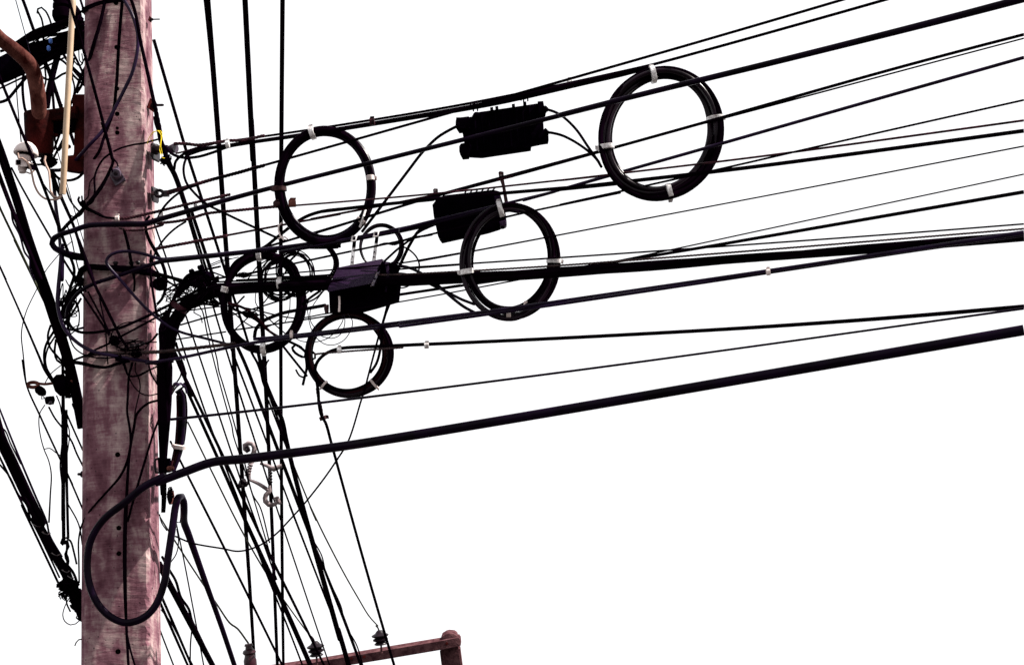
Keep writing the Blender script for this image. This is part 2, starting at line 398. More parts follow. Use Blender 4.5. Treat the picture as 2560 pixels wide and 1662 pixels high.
# ================================================================ concrete pole
def build_pole():
    rnd = random.Random(4)
    A0 = {}
    def pt3(t, u0, u1, o):                    # straight edge through image column u0 (top) / u1 (bottom)
        a, b = P(u0, 0, o), P(u1, 1662, o); return a+(b-a)*t
    def ring(t, jit):
        j = lambda s: rnd.uniform(-s, s)*jit
        k = rnd.random(); chip = (.012 if k < .10 else .004)*jit
        A, B = pt3(t, 212, 203, .05), pt3(t, 222, 213.5, 0)
        Cn = pt3(t, 354, 372, 0)
        out = [pt3(t, 212, 203, .24), A, B+CX*j(.0015)]
        for q in (.2, .4, .6, .8): out.append(B.lerp(Cn, q)+CF*j(.0006))
        out += [Cn-CX*(.005+abs(j(chip)))+CF*j(.001), Cn+CX*(.004+j(.001))+CF*(.008+abs(j(chip)))]
        out += [pt3(t, 365, 387, .10), pt3(t, 368, 390, .108), pt3(t, 378, 402, .225), pt3(t, 379, 403, .24)]
        return out
    mb = MB(); ts = []
    a, b = P(287, 0, 0), P(287, 1662, 0); tg = 1+(b.z+.3)/max(.01, (a.z-b.z))
    t = -.55
    while t < 1.08: ts.append(t); t += .0052
    while t < tg: ts.append(t); t += .08
    ts.append(tg); n = 13
    for t in ts: mb.v += ring(t, 1.0)
    for i in range(len(ts)-1):
        for k in range(n):
            k2 = (k+1) % n; mb.f.append((i*n+k, (i+1)*n+k, (i+1)*n+k2, i*n+k2))
    mb.f.append(tuple(range(n))); mb.f.append(tuple((len(ts)-1)*n+k for k in reversed(range(n))))
    root = thing('concrete_pole', 'tall square concrete utility pole with bolt holes down its front face', 'utility pole', (287, 1662, .1))
    root.location = Vector((pt3(tg, 287, 287, .1).x, pt3(tg, 287, 287, .1).y, 0))
    sh = sub(mb, 'shaft', 'conc', root, sm=False)
    bm_holes = MB()
    for (u, v, r) in ((293, 285, 6), (293, 332, 5.6), (292, 119, 6.2), (292, 222, 6), (294, 1136, 6.4), (297, 1319, 6.2), (297, 1383, 6.2), (295, 1628, 6.6), (290, 8, 6), (293, 321, 4.2), (252.5, 1038, 0)):
        if not r: continue
        bm_holes.lathe((u, v, -.03), (u, v, .09), [(0, r), (1, r)], 16)
    cut = bm_holes.build('hole_cutter', 'conc', None, False)
    md = sh.modifiers.new('holes', 'BOOLEAN'); md.object = cut; md.operation = 'DIFFERENCE'; md.solver = 'EXACT'
    C.view_layer.update(); ev = sh.evaluated_get(C.evaluated_depsgraph_get()); nm = bpy.data.meshes.new_from_object(ev)
    sh.modifiers.clear(); nm.name = 'shaft'; sh.data = nm
    bpy.data.objects.remove(cut, do_unlink=True)
    return root
pole = build_pole()
PR = 'cables running right from the pole'
# ================================================================ cables running to the right
rc = lambda *a, **k: cable(*a, group=PR, **k)
rc('overhead_wire', 'thin topmost wire rising right from the eye nut with a long twisted grip', 'F 270,690@-.02 480,635@-.1 800,548 1120,460 1370,390 1931,240; L 0,395@-.9 500,260 1000,118 1400,5; M 1150,5; P 0,180@-1.5 620,0; Z 2380,-125@-1.9', (5.5, 6, 6.5), 'k', cat='wire',
   grips=(('F 265,712@-.03 470,632@-.12 640,592 800,548 1000,495 1120,460 1200,440@-.3', 9.5, 24), ('F 262,688@-.03 400,655@-.1 480,630', 4.5, 14)))
rc('messenger_wire', 'supporting wire along the top of the upper coils, leaving for the upper right edge', 'R 330,1388@-.05 560,1400@-.1 740,1380 1100,1335 1480,1285 1931,1212; L 0,322 500,232 1000,140 1410,42; M 90,335 430,268 850,178 1000,142 1530,0; P 400,148 930,0; Z 2380,-92@-1.9', (4.5, 6, 7), cat='wire',
   grips=(('R 330,1388@-.06 450,1390 560,1402 700,1385 860,1360 1000,1355 1200,1310@-.35', 8.5, 26), ('F 345,325@-.06 450,300 570,262 700,238', 5, 18)),
   clips=(('R 845,1395@-.3', 8, 17, 9), ('Z 865,284@-.62', 8, 17, 12, 't'), ('Z 1325,195@-.85', 12, 21, 13)))
rc('feeder_cable', 'thick black cable running beneath the messenger wire to the largest coil', 'F 440,345@-.15 600,290 740,262 880,238 1100,212@-.3 1500,160 1931,100; L 0,352 250,310 500,268 800,215 1050,160 1410,62; M 90,372 300,315 450,285 600,250 740,215 870,200@-1.08', (7, 10, 14, 14))
rc('feeder_cable', 'slightly thinner cable lashed just below the thick feeder cable', 'F 330,480@-.1 345,400 400,345 500,290 740,262 1100,222 1370,178 1620,140@-.42', (6, 6.5))
rc('drop_cable', 'black cable dipping in a shallow curve right of the spool insulator', 'R 245,1420@-.08 300,1480 360,1510 430,1524 560,1515 700,1475 850,1420 1000,1392 1100,1375 1300,1345 1500,1312 1640,1290@-.4', 6.5)
rc('drop_cable', 'black cable looping from the insulator down and right towards the left coil', 'F 590,262@-.25 500,300 440,385 420,480 445,600 520,700 640,810 790,905 1130,1070 1330,1140 1410,1168@-.35', 5.5)
rc('drop_cable', 'cable curving down left from the twisted grip to the pole bend', 'F 560,628@-.2 440,668 330,740 240,830 195,900 165,965@-.12', 5)
rc('wrapped_cable', 'long glossy cable wrapped round the pole and crossing in front of three coils', 'B 830,1318@.12 760,1310@.06 650,1285@-.02 540,1240 500,1200 510,1150 590,1105@-.08 700,1070 850,1020 1000,995 1250,990 1400,1000; F 200,955 430,885 640,835 850,768 1100,690@-.35 1500,590 1931,490; L 0,680 600,530@-.85 1200,385 1931,200; M 0,650 500,520 1000,390@-1.25 1500,270 1931,180; P 400,385 1000,232 1500,108 1931,-2; Z 2450,-22@-2', (12, 12, 10, 11, 13, 15, 20), 'g',
   grips=(('B 1130,955@-.09 1250,945 1400,925; F 120,905@-.1 240,868 500,800 750,742 870,720@-.25', 8, 22),),
   clips=(('F 215,930@-.11', 18, 24, 11), ('F 545,845@-.15', 15, 18, 9), ('B 1132,950@-.1', 5, 12, 9, 'wt')))
rc('wrapped_cable', 'second cable sharing the tight bend around the left side of the pole', 'B 830,1345@.14 700,1330@.02 560,1270 505,1225 520,1165@-.06 640,1085 760,1050 900,1022 1100,1010 1300,1018 1400,1015; F 160,985@-.08', (8, 8), 'k')
rc('overhead_cable', 'straight cable crossing the middle of the largest coil', 'F 1100,1262@-.2 1400,1170@-.25 1590,1118 1931,1012; J 700,210@-.45 1000,120 1350,5; L 200,1090@-.75 800,960 1000,900 1400,790@-.9 1700,705 1931,643; M 530,950@-1 1400,718 1931,583; P 0,790@-1.3 900,512 1500,350 1931,254@-1.7', (5, 6, 6.5, 7, 7), 'k')
rc('overhead_wire', 'thin wire close above the cable that crosses the largest coil', 'F 1590,1128@-.24 1931,1028@-.3; J 780,190@-.45 1000,112 1350,0; L 200,1078@-.74 800,938 1000,880 1400,770 1700,700@-.9; M 530,945@-1 1400,728; P 0,800@-1.28 680,615 1200,475 1500,395 1931,282@-1.68', (3.5, 4, 4, 3.5), cat='wire')
rc('overhead_cable', 'cable hooked over the pole front then running right across the third coil', 'G 830,1000@-.12 600,950 400,890 250,815@-.1; C 1650,845@-.1 1400,648 1150,370 1060,270 1025,210@-.14 1050,160 1120,122 1240,110 1400,138 1550,183 1700,180; F 200,1348@-.1 350,1335 850,1290 1130,1258 1400,1232 1720,1188 1931,1150@-.4; J 400,425 720,375 1080,300 1480,210; N 0,475@-.62 330,388 600,318 950,245 1050,222 1500,112; L 1000,1162@-.85 1400,1050 1931,898; M 0,1370@-.95 400,1250 800,1130 1350,990 1931,828; P 0,975@-1.25 900,700 1931,422@-1.65', (6, 7, 8, 6.5, 6, 6.5, 7.5, 8), 'p')
rc('overhead_cable', 'cable that crosses the pole, dips under the left coil and feeds the third coil', 'C 640,750@.05 655,660@-.02 700,580 780,492 900,425 1100,368@-.08 1300,292 1450,243; G 60,248 200,210 350,185 700,150 1100,120 1500,68 1931,10@-.35; J 0,502 400,442 600,410 900,350 1270,290 1500,232; N 0,498@-.6 330,432 600,340 850,290 980,288 1150,310@-.78', (8, 10, 7, 7, 6.5), 'g')
rc('overhead_wire', 'thin wire ending at the wire-wrapped splice below the right box', 'G 600,395@-.1 930,350@-.15 1040,325 1200,280 1550,215 1850,150; J 200,600@-.4 560,515 950,435 1300,372 1520,325; N 360,515@-.65 700,430 1250,300@-.8; L 1200,1240@-.9 1931,1090; M 0,1515@-.98 740,1350 1150,1262 1400,1200 1931,1082; P 0,1177@-1.28 300,1105 900,950 1931,733@-1.7', 4.6, cat='wire')
rc('twisted_wire', 'rust-brown stranded wire crossing right over the two black boxes', 'B 1150,1040@-.09 1250,1065 1400,1055; F 100,1050@-.1 230,1010@-.1 160,998 380,975 500,950 640,905 900,875 1100,855@-.3 1300,835 1500,825 1931,800; L 0,1120@-.78 500,1070 830,1030 1300,965 1931,908; M 0,1280@-1 700,1195 1500,1105 1931,1055; P 0,1147@-1.28 300,1110 900,1025 1931,882@-1.68', (3.6, 4, 4.4, 5.2), 't', cat='wire',
   grips=(('F 160,1000@-.11 380,975@-.11 500,948 640,905 900,875 1100,855 1300,838 1420,832@-.42', 8, 24), ('B 1150,1042@-.1 1250,1067 1400,1058; F 100,1050 230,1005@-.12', 6, 20)),
   clips=(('F 1470,808@-.44', 3, 18, 17, 'rust'), ('F 1335,815@-.43', 3, 14, 24, 'b')))
rc('feeder_cable', 'thick cable arching up left of centre then level through the right-hand box', 'G 850,320@-.12 920,215 1060,130 1200,70; F 1330,1130@-.2 1480,1010 1600,935 1750,885 1931,862@-.42; J 400,112 800,62 1100,25 1480,-5; L 0,1160@-.8 150,1145 830,1092 1400,1045 1931,998; M 0,1365@-1 700,1268 1500,1195 1931,1158; P 0,1222@-1.27 600,1140 1400,1032 1931,958@-1.65', (7, 8, 8, 9, 9.5))
rc('red_wire', 'dark red wire with a twisted grip, crossing the lower left coil region', 'F 160,1240@-.1 330,1210 700,1140@-.15 830,1118 1100,1062 1460,1000 1931,910@-.4; J 300,185 800,92 1090,32; L 150,1120@-.7 400,1065 600,1000 900,930@-.85', (5, 5, 5), 'r', cat='wire',
   grips=(('F 155,1243@-.11 330,1212 700,1140 840,1118@-.2', 8.5, 24),))
rc('overhead_wire', 'thin wire leaving behind the middle box towards the right edge', 'G 930,352@-.1 1200,348 1850,310@-.35; J 1150,625@-.5 1300,600 1760,510; N 180,785@-.6 600,700 1000,635 1400,560@-.8 1931,455; M 1380,1545@-1 1931,1435; P 0,1440@-1.3 450,1360 1300,1190 1931,1070@-1.65', (3, 4, 4, 3.2, 3.6), cat='wire')
rc('overhead_wire', 'lowest thin wire below the middle box rising to the right edge', 'G 250,700@-.1 500,668 900,640; J 150,1140@-.45 430,1120; J 1080,1005@-.6 1400,945 1750,875; N 700,1052@-.7 1150,952; Z 1450,606@-.95 1600,577 1767,537; Q 0,362@-1.25 900,165 1750,0; P 1931,1275@-1.65', (3, 3.2, 3.2), cat='wire')
rc('overhead_cable', 'medium cable that parts upward from the main bundle on the right', 'J 1130,918@-.5 1740,825; N 0,1105@-.6 580,1020 1000,960 1300,925@-.78; Z 1450,602@-.95 1600,585 1767,553; Q 0,422@-1.27 1000,243 1931,88@-1.65', (6, 6, 7, 9))
rc('overhead_wire', 'thin nearly level wire just above the main bundle', 'G 930,385@-.1 1500,372 1850,345@-.35; J 1270,652@-.5 1730,625; N 90,845@-.6 570,815 1430,758 1550,748 1931,730@-.9; Q 0,467@-1.25 1000,400 1400,365 1931,322@-1.6', (3, 4, 4, 4), cat='wire')
rc('overhead_wire', 'lashing wire twisted along the top of the main bundle', 'G 930,392@-.1 1850,365@-.35; J 1130,720@-.52 1931,690; N 0,915@-.6 720,885 1550,832 1931,802; Q 0,520@-1.27 1000,435 1931,357@-1.62', 5.5, 'rope', cat='wire', twist=26)
bundle('main_cable_bundle', 'thickest black cable bundle curving out of the riser and running level right', 'G 262,1180@-.03 280,1000 305,880 345,760 390,690 460,620@-.08 600,545 720,495 900,462 1300,457 1850,430@-.4; J 0,845 450,815 1150,772 1931,742; N 0,975@-.62 1000,930 1550,895 1931,872@-.95; Q 0,568@-1.28 1000,500 1931,412@-1.6', (33, 30, 25, 29, 28, 26, 26), 9, 11, seed=3,
       clips=(('G 385,655@-.1', 58, 40, 13, 't'), ('G 1345,425@-.33', 5, 24, 12)), group=PR)
rc('overhead_cable', 'upper cable of the tied pair running below the third coil', 'G 1100,955@-.15 1300,942 1500,925 1931,885@-.4; J 850,1220@-.52 1050,1195 1931,1085@-.64; N 0,1382 800,1280 1200,1222 1931,1118@-.95; Q 0,672@-1.3 820,552 1400,468 1931,385@-1.65', (7, 8, 7, 8, 11), 'p',
   clips=(('G 1462,920@-.36', 5, 14, 7, 'wt'), ('N 1215,1222@-.77', 8, 17, 10, 'wt'), ('Q 60,675@-1.33', 8, 16, 9, 'wt')))
rc('overhead_cable', 'lower cable of the tied pair, sweeping down past the pole foot of the riser', 'B 520,700@.15 545,920 580,1090 600,1300 600,1545@.0; C 600,50 590,300 562,480 556,600 585,760 640,880 760,1000@-.06 900,1075 1100,1125 1300,1170 1520,1187; G 60,1185@-.1 200,1182 430,1150 700,1085 900,1015 1100,975 1300,960 1500,945@-.35; J 100,1312 500,1282 1060,1235 1931,1112; N 0,1412@-.62 800,1300 1350,1228 1931,1145; Q 0,690@-1.28 500,612 1150,515 1500,455 1931,402@-1.63', (6, 9, 7, 8, 8, 7, 9), 'p')
rc('stay_strand', 'stiff silver-brown stranded stay wire leaving the pole level with the strap', 'C 830,1125@.02 900,1105@-.03 1000,1095 1200,1090 1400,1085; G 0,1090@-.08 200,1078 340,1068 700,1022 900,1002 1010,985@-.15', 10, 'rope', cat='wire', twist=15)
rc('overhead_cable', 'cable from the right edge that curls through the lowest coil and drops to the street', 'Q 1931,925@-1.6 1000,1020 0,1098@-1.2; Z 1767,767@-1.05 1400,787 1050,800; J 1440,1390@-.55 1000,1400 600,1430 500,1455 430,1490@-.42 375,1540; K 350,420 338,480 350,560 370,700@-.3 375,800 400,920 440,990@0 500,1180 600,1545@1; O 760,400@2 860,740 930,940 1000,1220@4 1110,1570@5', (10, 9, 8, 8, 7, 6, 6, 6), 'k',
   clips=(('K 573,292@-.5', 5, 15, 10), ('K 1415,248@-.58', 3, 14, 11), ('K 415,945@0', -70, 18, 10, 'b')),
   grips=(('K 330,330@-.45 440,318 560,305 800,290 1000,278 1190,265@-.6', 5.5, 20, 'rope'), ('K 355,660@-.3 365,730@-.25 395,830@-.1 412,930@-.02', 6, 30)))
rc('overhead_wire', 'single straight wire passing below the lowest coil', 'H 300,572@-.02 800,520@-.1 1300,465 1931,400@-.35; Z 1000,905@-.6 1400,855 1767,808; Q 0,1225@-1.25 1600,980 1931,940@-1.65', (6.5, 6, 5.5, 5, 5.5), 'g', cat='wire')
bigc = rc('main_feeder_cable', 'heaviest smooth black cable, looping down over the pole front then off to the right', 'I 950,1660@.7 910,1545@.65 800,1200@.5 720,950 650,800@.35 570,600 470,270@.2; H 425,1560@.15 425,1450@.06 420,1365@.02 400,1318@0 375,1310@-.03; D 1718,1340@-.05 1690,1450@-.06; E 1695,0 1675,150 1630,500 1585,750 1500,970 1380,1090@-.11 1220,1135 1080,1085 950,960 865,770@-.1 842,560 880,330 1000,140@-.1 1180,0; D 1230,1360 1400,1215 1600,1120@-.11; H 150,1180@-.1 400,1072 700,985 1000,962@-.18 1300,922; H 1931,838@-.35; Z 900,1025@-.5 1200,975 1767,876@-1; Q 0,1440@-1.25 1931,1097@-1.65', (11, 12, 17, 17, 17, 16.5, 17, 20, 22, 22, 23, 26), 'g')
rc('drop_cable', 'black pigtail arching from the left end of the upper splice case to the left coil', 'L 370,445@-.68 350,452 180,548 60,660 0,727@-.62; Z 950,395@-.6 905,455 880,490; J 930,115@-.5 850,230 790,310@-.45', 6.5)
rc('drop_cable', 'upper black pigtail from the right end of the upper splice case', 'L 1200,285@-.85 1240,290 1350,335 1500,470 1620,650; M 380,1110@-1.02', 6)
rc('drop_cable', 'lower black pigtail from the right end of the upper splice case', 'L 1230,508@-.85 1260,510 1380,540 1560,640 1700,760; M 400,1150@-1.04', 6)
rc('drop_cable', 'upper cable bowing from the purple box right to the third coil', 'J 1110,640@-.48 1160,638 1250,655 1350,700 1480,790 1560,860; N 400,1040@-.68 520,1150 620,1225 740,1290@-.75', 7, 'g')
rc('drop_cable', 'lower cable bowing from the purple box right to the third coil', 'J 1110,710@-.48 1200,716 1300,745; N 150,935@-.6 330,1012 480,1095 600,1155 720,1200@-.75', 6.5, 'g')
rc('drop_cable', 'slim cable swooping from the purple box down and left behind the riser loop', 'J 1060,1000@-.45 1010,1130 990,1200; K 960,130@-.45 910,320 850,530@-.35 820,660 780,790 660,1165@-.1 550,1370 440,1545@.1; I 1600,0@.2 1480,130 1300,290 1130,400 950,445 800,430 500,365 340,300@.1', (5, 4, 3.6, 3.6))
rc('drop_cable', 'thin cable hanging inside the right rim of the lowest coil', 'J 1040,1010@-.45 1015,1110 990,1200; K 985,130@-.46 965,300 930,420 870,510@-.4', 6)
cable('wire_wrap_splice', 'coiled wire splice hanging on the thin wire left of the right-hand box', 'J 960,435@-.46 1000,425 1050,420 1100,430 1200,390 1300,360 1380,350 1470,335@-.62', 7, 'k', cat='wire splice', twist=9)
cable('wire_tail', 'curled loose wire end beside the small coil and the purple box', 'J 1150,440@-.5 1230,470 1310,540 1345,620 1340,680@-.52', 3.5, 'k', cat='wire')
cable('wire_tail', 'short wire bow under the main bundle right of the purple box', 'J 1115,830@-.5 1160,850 1220,840 1270,810@-.52', 3, 'k', cat='wire')
rc('drop_cable', 'cable pair slanting from below the right-hand box to the purple box', 'J 1130,700@-.48 1190,560 1260,420 1350,290@-.62 1420,270', 7)
rc('drop_cable', 'slim cable climbing from the purple box to the left side of the right-hand box', 'J 1010,590@-.47 1130,480 1260,380@-.58; N 190,500 330,435 480,380@-.66', 5)

# ================================================================ coils
coil('round coil of black cable hung left of the upper splice case', 813, 464, 115, 136, -2, 28, 12, 10, -.42, 'k', 2,
     clips=((-104, 12), (178, 11, 'b'), (-6, 12, 'w', -4), (42, 10, 'wt', -2)), mats=('k', 'c', 'k', 'g'), loose=.35, bandf=lambda t: 1+.15*math.cos(t+3.1))
coil('largest coil of black cable at the upper right with four steel bands', 1651, 334, 134, 154, 12, 39, 17, 12, -1.08, 'k', 5,
     clips=((-112, 12), (157, 12), (-24, 12), (67, 12)), mats=('k', 'c', 'k', 'k', 'c'), loose=.45, egg=.025)
coil('loosely wound coil of black cable right of the purple box', 1274.5, 650.7, 110, 131, 3, 35, 9, 9, -.76, 'k', 12,
     clips=((-106, 12), (165, 13), (-2, 12), (88, 11, 'w', -8)), mats=('c', 'k', 'c', 'k'), loose=.75, bandf=lambda t: 1+.12*math.sin(2*t))
coil('large coil of black cable nearest the riser, left of the purple box', 658, 755, 97, 116, 4, 23, 12, 10, -.16, 'k', 8,
     clips=((-100, 12), (192, 14), (84, 13)), mats=('k',), loose=.45, bandf=lambda t: 1+.15*math.cos(t))
coil('lowest coil with a reddish sheen hanging under the purple box', 871.5, 883.5, 99, 98, 0, 23, 10, 8, -.27, 'g', 9,
     clips=((128, 5, 'wt'), (50, 5, 'wt')), mats=('c', 'k', 'r', 'k', 'k'), loose=.45, bandf=lambda t: 1+.25*math.cos(t))  # red strand colour stands in for the reddish rim sheen
coil('small coil of slim cable hanging above the purple box', 953, 617, 51, 54, 8, 11, 5, 5, -.28, 'k', 14, mats=('k', 'c'), loose=.8)
coil('small nest of thin wire loops inside the large left coil', 699, 697, 42, 47, 0, 19, 12, 2.9, -.2, 'k', 21, loose=.9)
coil('second small nest of thin loops right of the large left coil', 738, 683, 42, 52, -10, 17, 9, 3.0, -.25, 'k', 22, loose=.9)
cable('loose_loop', 'loose bow of cable hanging between the left coil and the purple box', 'G 1650,35@-.3 1770,25 1850,90 1905,190 1900,290 1840,370 1730,440 1640,500@-.3', 7, 'k')
cable('loose_loop', 'inner loose bow of cable between the left coil and the purple box', 'G 1640,50@-.28 1760,50 1830,110 1875,200 1860,300 1790,380 1700,450@-.28', 4, 'k')

cable('loose_loop', 'middle strand of the loose bows between the left coil and the purple box', 'G 1640,42@-.29 1765,38 1842,100 1888,195 1880,300 1815,378 1720,445@-.29', 3.4, 'k')
cable('loose_loop', 'cable bow crossing behind the loose bows towards the nest of thin loops', 'G 1560,60@-.25 1500,150 1450,200 1400,330@-.2', 5, 'k')
rc('overhead_cable', 'short level cable hugging the top of the main bundle inside the large coil', 'G 700,432@-.1 900,415 1300,410 1600,402 1900,392@-.3', 6)
rc('overhead_cable', 'second level cable above the main bundle inside the large coil', 'G 720,405@-.1 950,392 1300,384 1650,375 1900,362@-.3', 4)
rc('overhead_cable', 'cable hidden along the upper edge of the main bundle left of the purple box', 'J 0,748@-.3 250,752 480,748@-.35', 8)
# ================================================================ splice cases and their brackets
def splice_case():
    r = thing('splice_case', 'black ribbed cable splice case hanging under the messenger wire', 'splice case', (1250, 380, -.75))
    T = TILES['L']; q = lambda pts, o: [(T[0]+x/K, T[1]+y/K, o) for x, y in pts]
    b = MB(); b.prism(q([(405, 370), (500, 355), (520, 318), (1020, 245), (1130, 228), (1185, 300), (1195, 470), (1175, 580), (1080, 600), (1075, 640), (590, 712), (470, 705), (425, 600), (408, 500)], -.78), .16, 4)
    sub(b, 'case_body', 'box', r)
    for (pts, nm) in (([(350, 362), (392, 362), (470, 352), (490, 395), (480, 470), (370, 482), (343, 440), (343, 405)], 'end_cap'),
                      ([(1136, 208), (1190, 205), (1198, 250), (1215, 270), (1218, 310), (1190, 335), (1140, 330)], 'end_cap'),
                      ([(1190, 480), (1215, 462), (1240, 500), (1243, 585), (1150, 598), (1130, 560), (1140, 490)], 'end_cap'),
                      ([(378, 640), (395, 615), (470, 600), (500, 640), (465, 735), (405, 740), (378, 690)], 'end_cap')):
        m = MB(); m.prism(q(pts, -.82), .11, 3); sub(m, nm, 'box', r)
    for i in range(9):                       # moulded ribs across the body
        x = 520+i*66; m = MB(); m.prism(q([(x, 322-i*9.5), (x+14, 320-i*9.5), (x+44, 690-i*9), (x+30, 692-i*9)], -.795), .03, 1); sub(m, 'rib', 'box', r)
    for (x, y) in ((540, 318), (690, 272), (740, 262), (900, 240), (1010, 218)):
        m = MB(); m.prism(q([(x-14, y-6), (x+16, y-10), (x+18, y+24), (x-12, y+28)], -.83), .05, 1); sub(m, 'latch', 'box', r)
    for pts in ([(560, 705), (680, 695), (690, 715), (585, 740), (568, 728)], [(1000, 640), (1075, 612), (1082, 632), (1060, 650), (1000, 664)]):
        m = MB(); m.prism(q(pts, -.8), .05, 1); sub(m, 'mounting_lug', 'box', r)
    for (x, y) in ((1220, 285), (1225, 508), (362, 448)):
        m = MB(); o = -.84; s_ = 1 if x > 800 else -1
        m.lathe((T[0]+(x-22*s_)/K, T[1]+y/K, o), (T[0]+(x+18*s_)/K, T[1]+(y+3)/K, o), [(0, 9), (.3, 10), (.4, 8), (.6, 9), (.7, 6), (1, 5)], 14); sub(m, 'cable_port', 'box', r)
    for (x, y) in ((500, 225), (540, 222), (985, 140), (1025, 128)):
        m = MB(); m.cable([(T[0]+(x-8)/K, T[1]+(y+60)/K, -.8), (T[0]+(x-12)/K, T[1]+y/K, -.82), (T[0]+(x+8)/K, T[1]+(y-6)/K, -.78), (T[0]+(x+16)/K, T[1]+(y+80)/K, -.74)], 3); sub(m, 'hanger_hook', 'k', r)
splice_case()
def junction_box():
    r = thing('junction_box', 'black junction box with angled corners behind the third coil', 'junction box', (1180, 600, -.66))
    T = TILES['N']; q = lambda pts, o: [(T[0]+x/K, T[1]+y/K, o) for x, y in pts]
    b = MB(); b.prism(q([(312, 240), (350, 190), (420, 150), (900, 95), (960, 110), (1015, 290), (1030, 400), (960, 450), (850, 485), (700, 520), (590, 540), (385, 585), (365, 540), (325, 350)], -.6), .2, 4)
    sub(b, 'box_body', 'box', r)
    m = MB(); m.prism(q([(905, 130), (960, 118), (975, 235), (925, 255)], -.61), .02, 1); sub(m, 'side_plate', 'lid', r)
    m = MB(); m.prism(q([(958, 405), (1020, 385), (1030, 430), (1015, 448), (965, 440)], -.63), .12, 2); sub(m, 'corner_foot', 'lid', r)
    for x, y in ((390, 575), (440, 570), (490, 560), (590, 535), (650, 525), (880, 470), (930, 458), (975, 448)):
        m = MB(); m.prism(q([(x, y), (x+30, y-6), (x+32, y+10), (x+4, y+15)], -.6), .08, 1); sub(m, 'latch', 'box', r)
    for i in range(6):
        m = MB(); x = 610+i*55; m.prism(q([(x, 140-i*8), (x+30, 90-i*4), (x+38, 90-i*4), (x+10, 142-i*8)], -.615), .04, .8); sub(m, 'rib', 'lid', r)
    m = MB(); m.prism(q([(958, -20), (1000, -25), (1045, 215), (1010, 225), (1000, 160), (985, 60)], -.7), .02, 1); sub(m, 'hanger_bar', 'b', r)
    m = MB(); m.prism(q([(950, -72), (962, -85), (1000, -78), (1004, -20), (958, -10)], -.71), .04, 1.5); sub(m, 'bar_clamp', 'b', r)
    m = MB(); m.prism(q([(318, 95), (330, 82), (362, 84), (368, 170), (330, 175), (322, 125)], -.7), .03, 1.5); sub(m, 'bar_clamp', 'b', r)
    for (x, y) in ((340, 105), (975, -45)):
        m = MB(); m.lathe((T[0]+x/K, T[1]+y/K, -.73), (T[0]+x/K, T[1]+y/K, -.69), [(0, 2.6), (1, 3.4)], 6); sub(m, 'bolt', 'zinc', r)
junction_box()
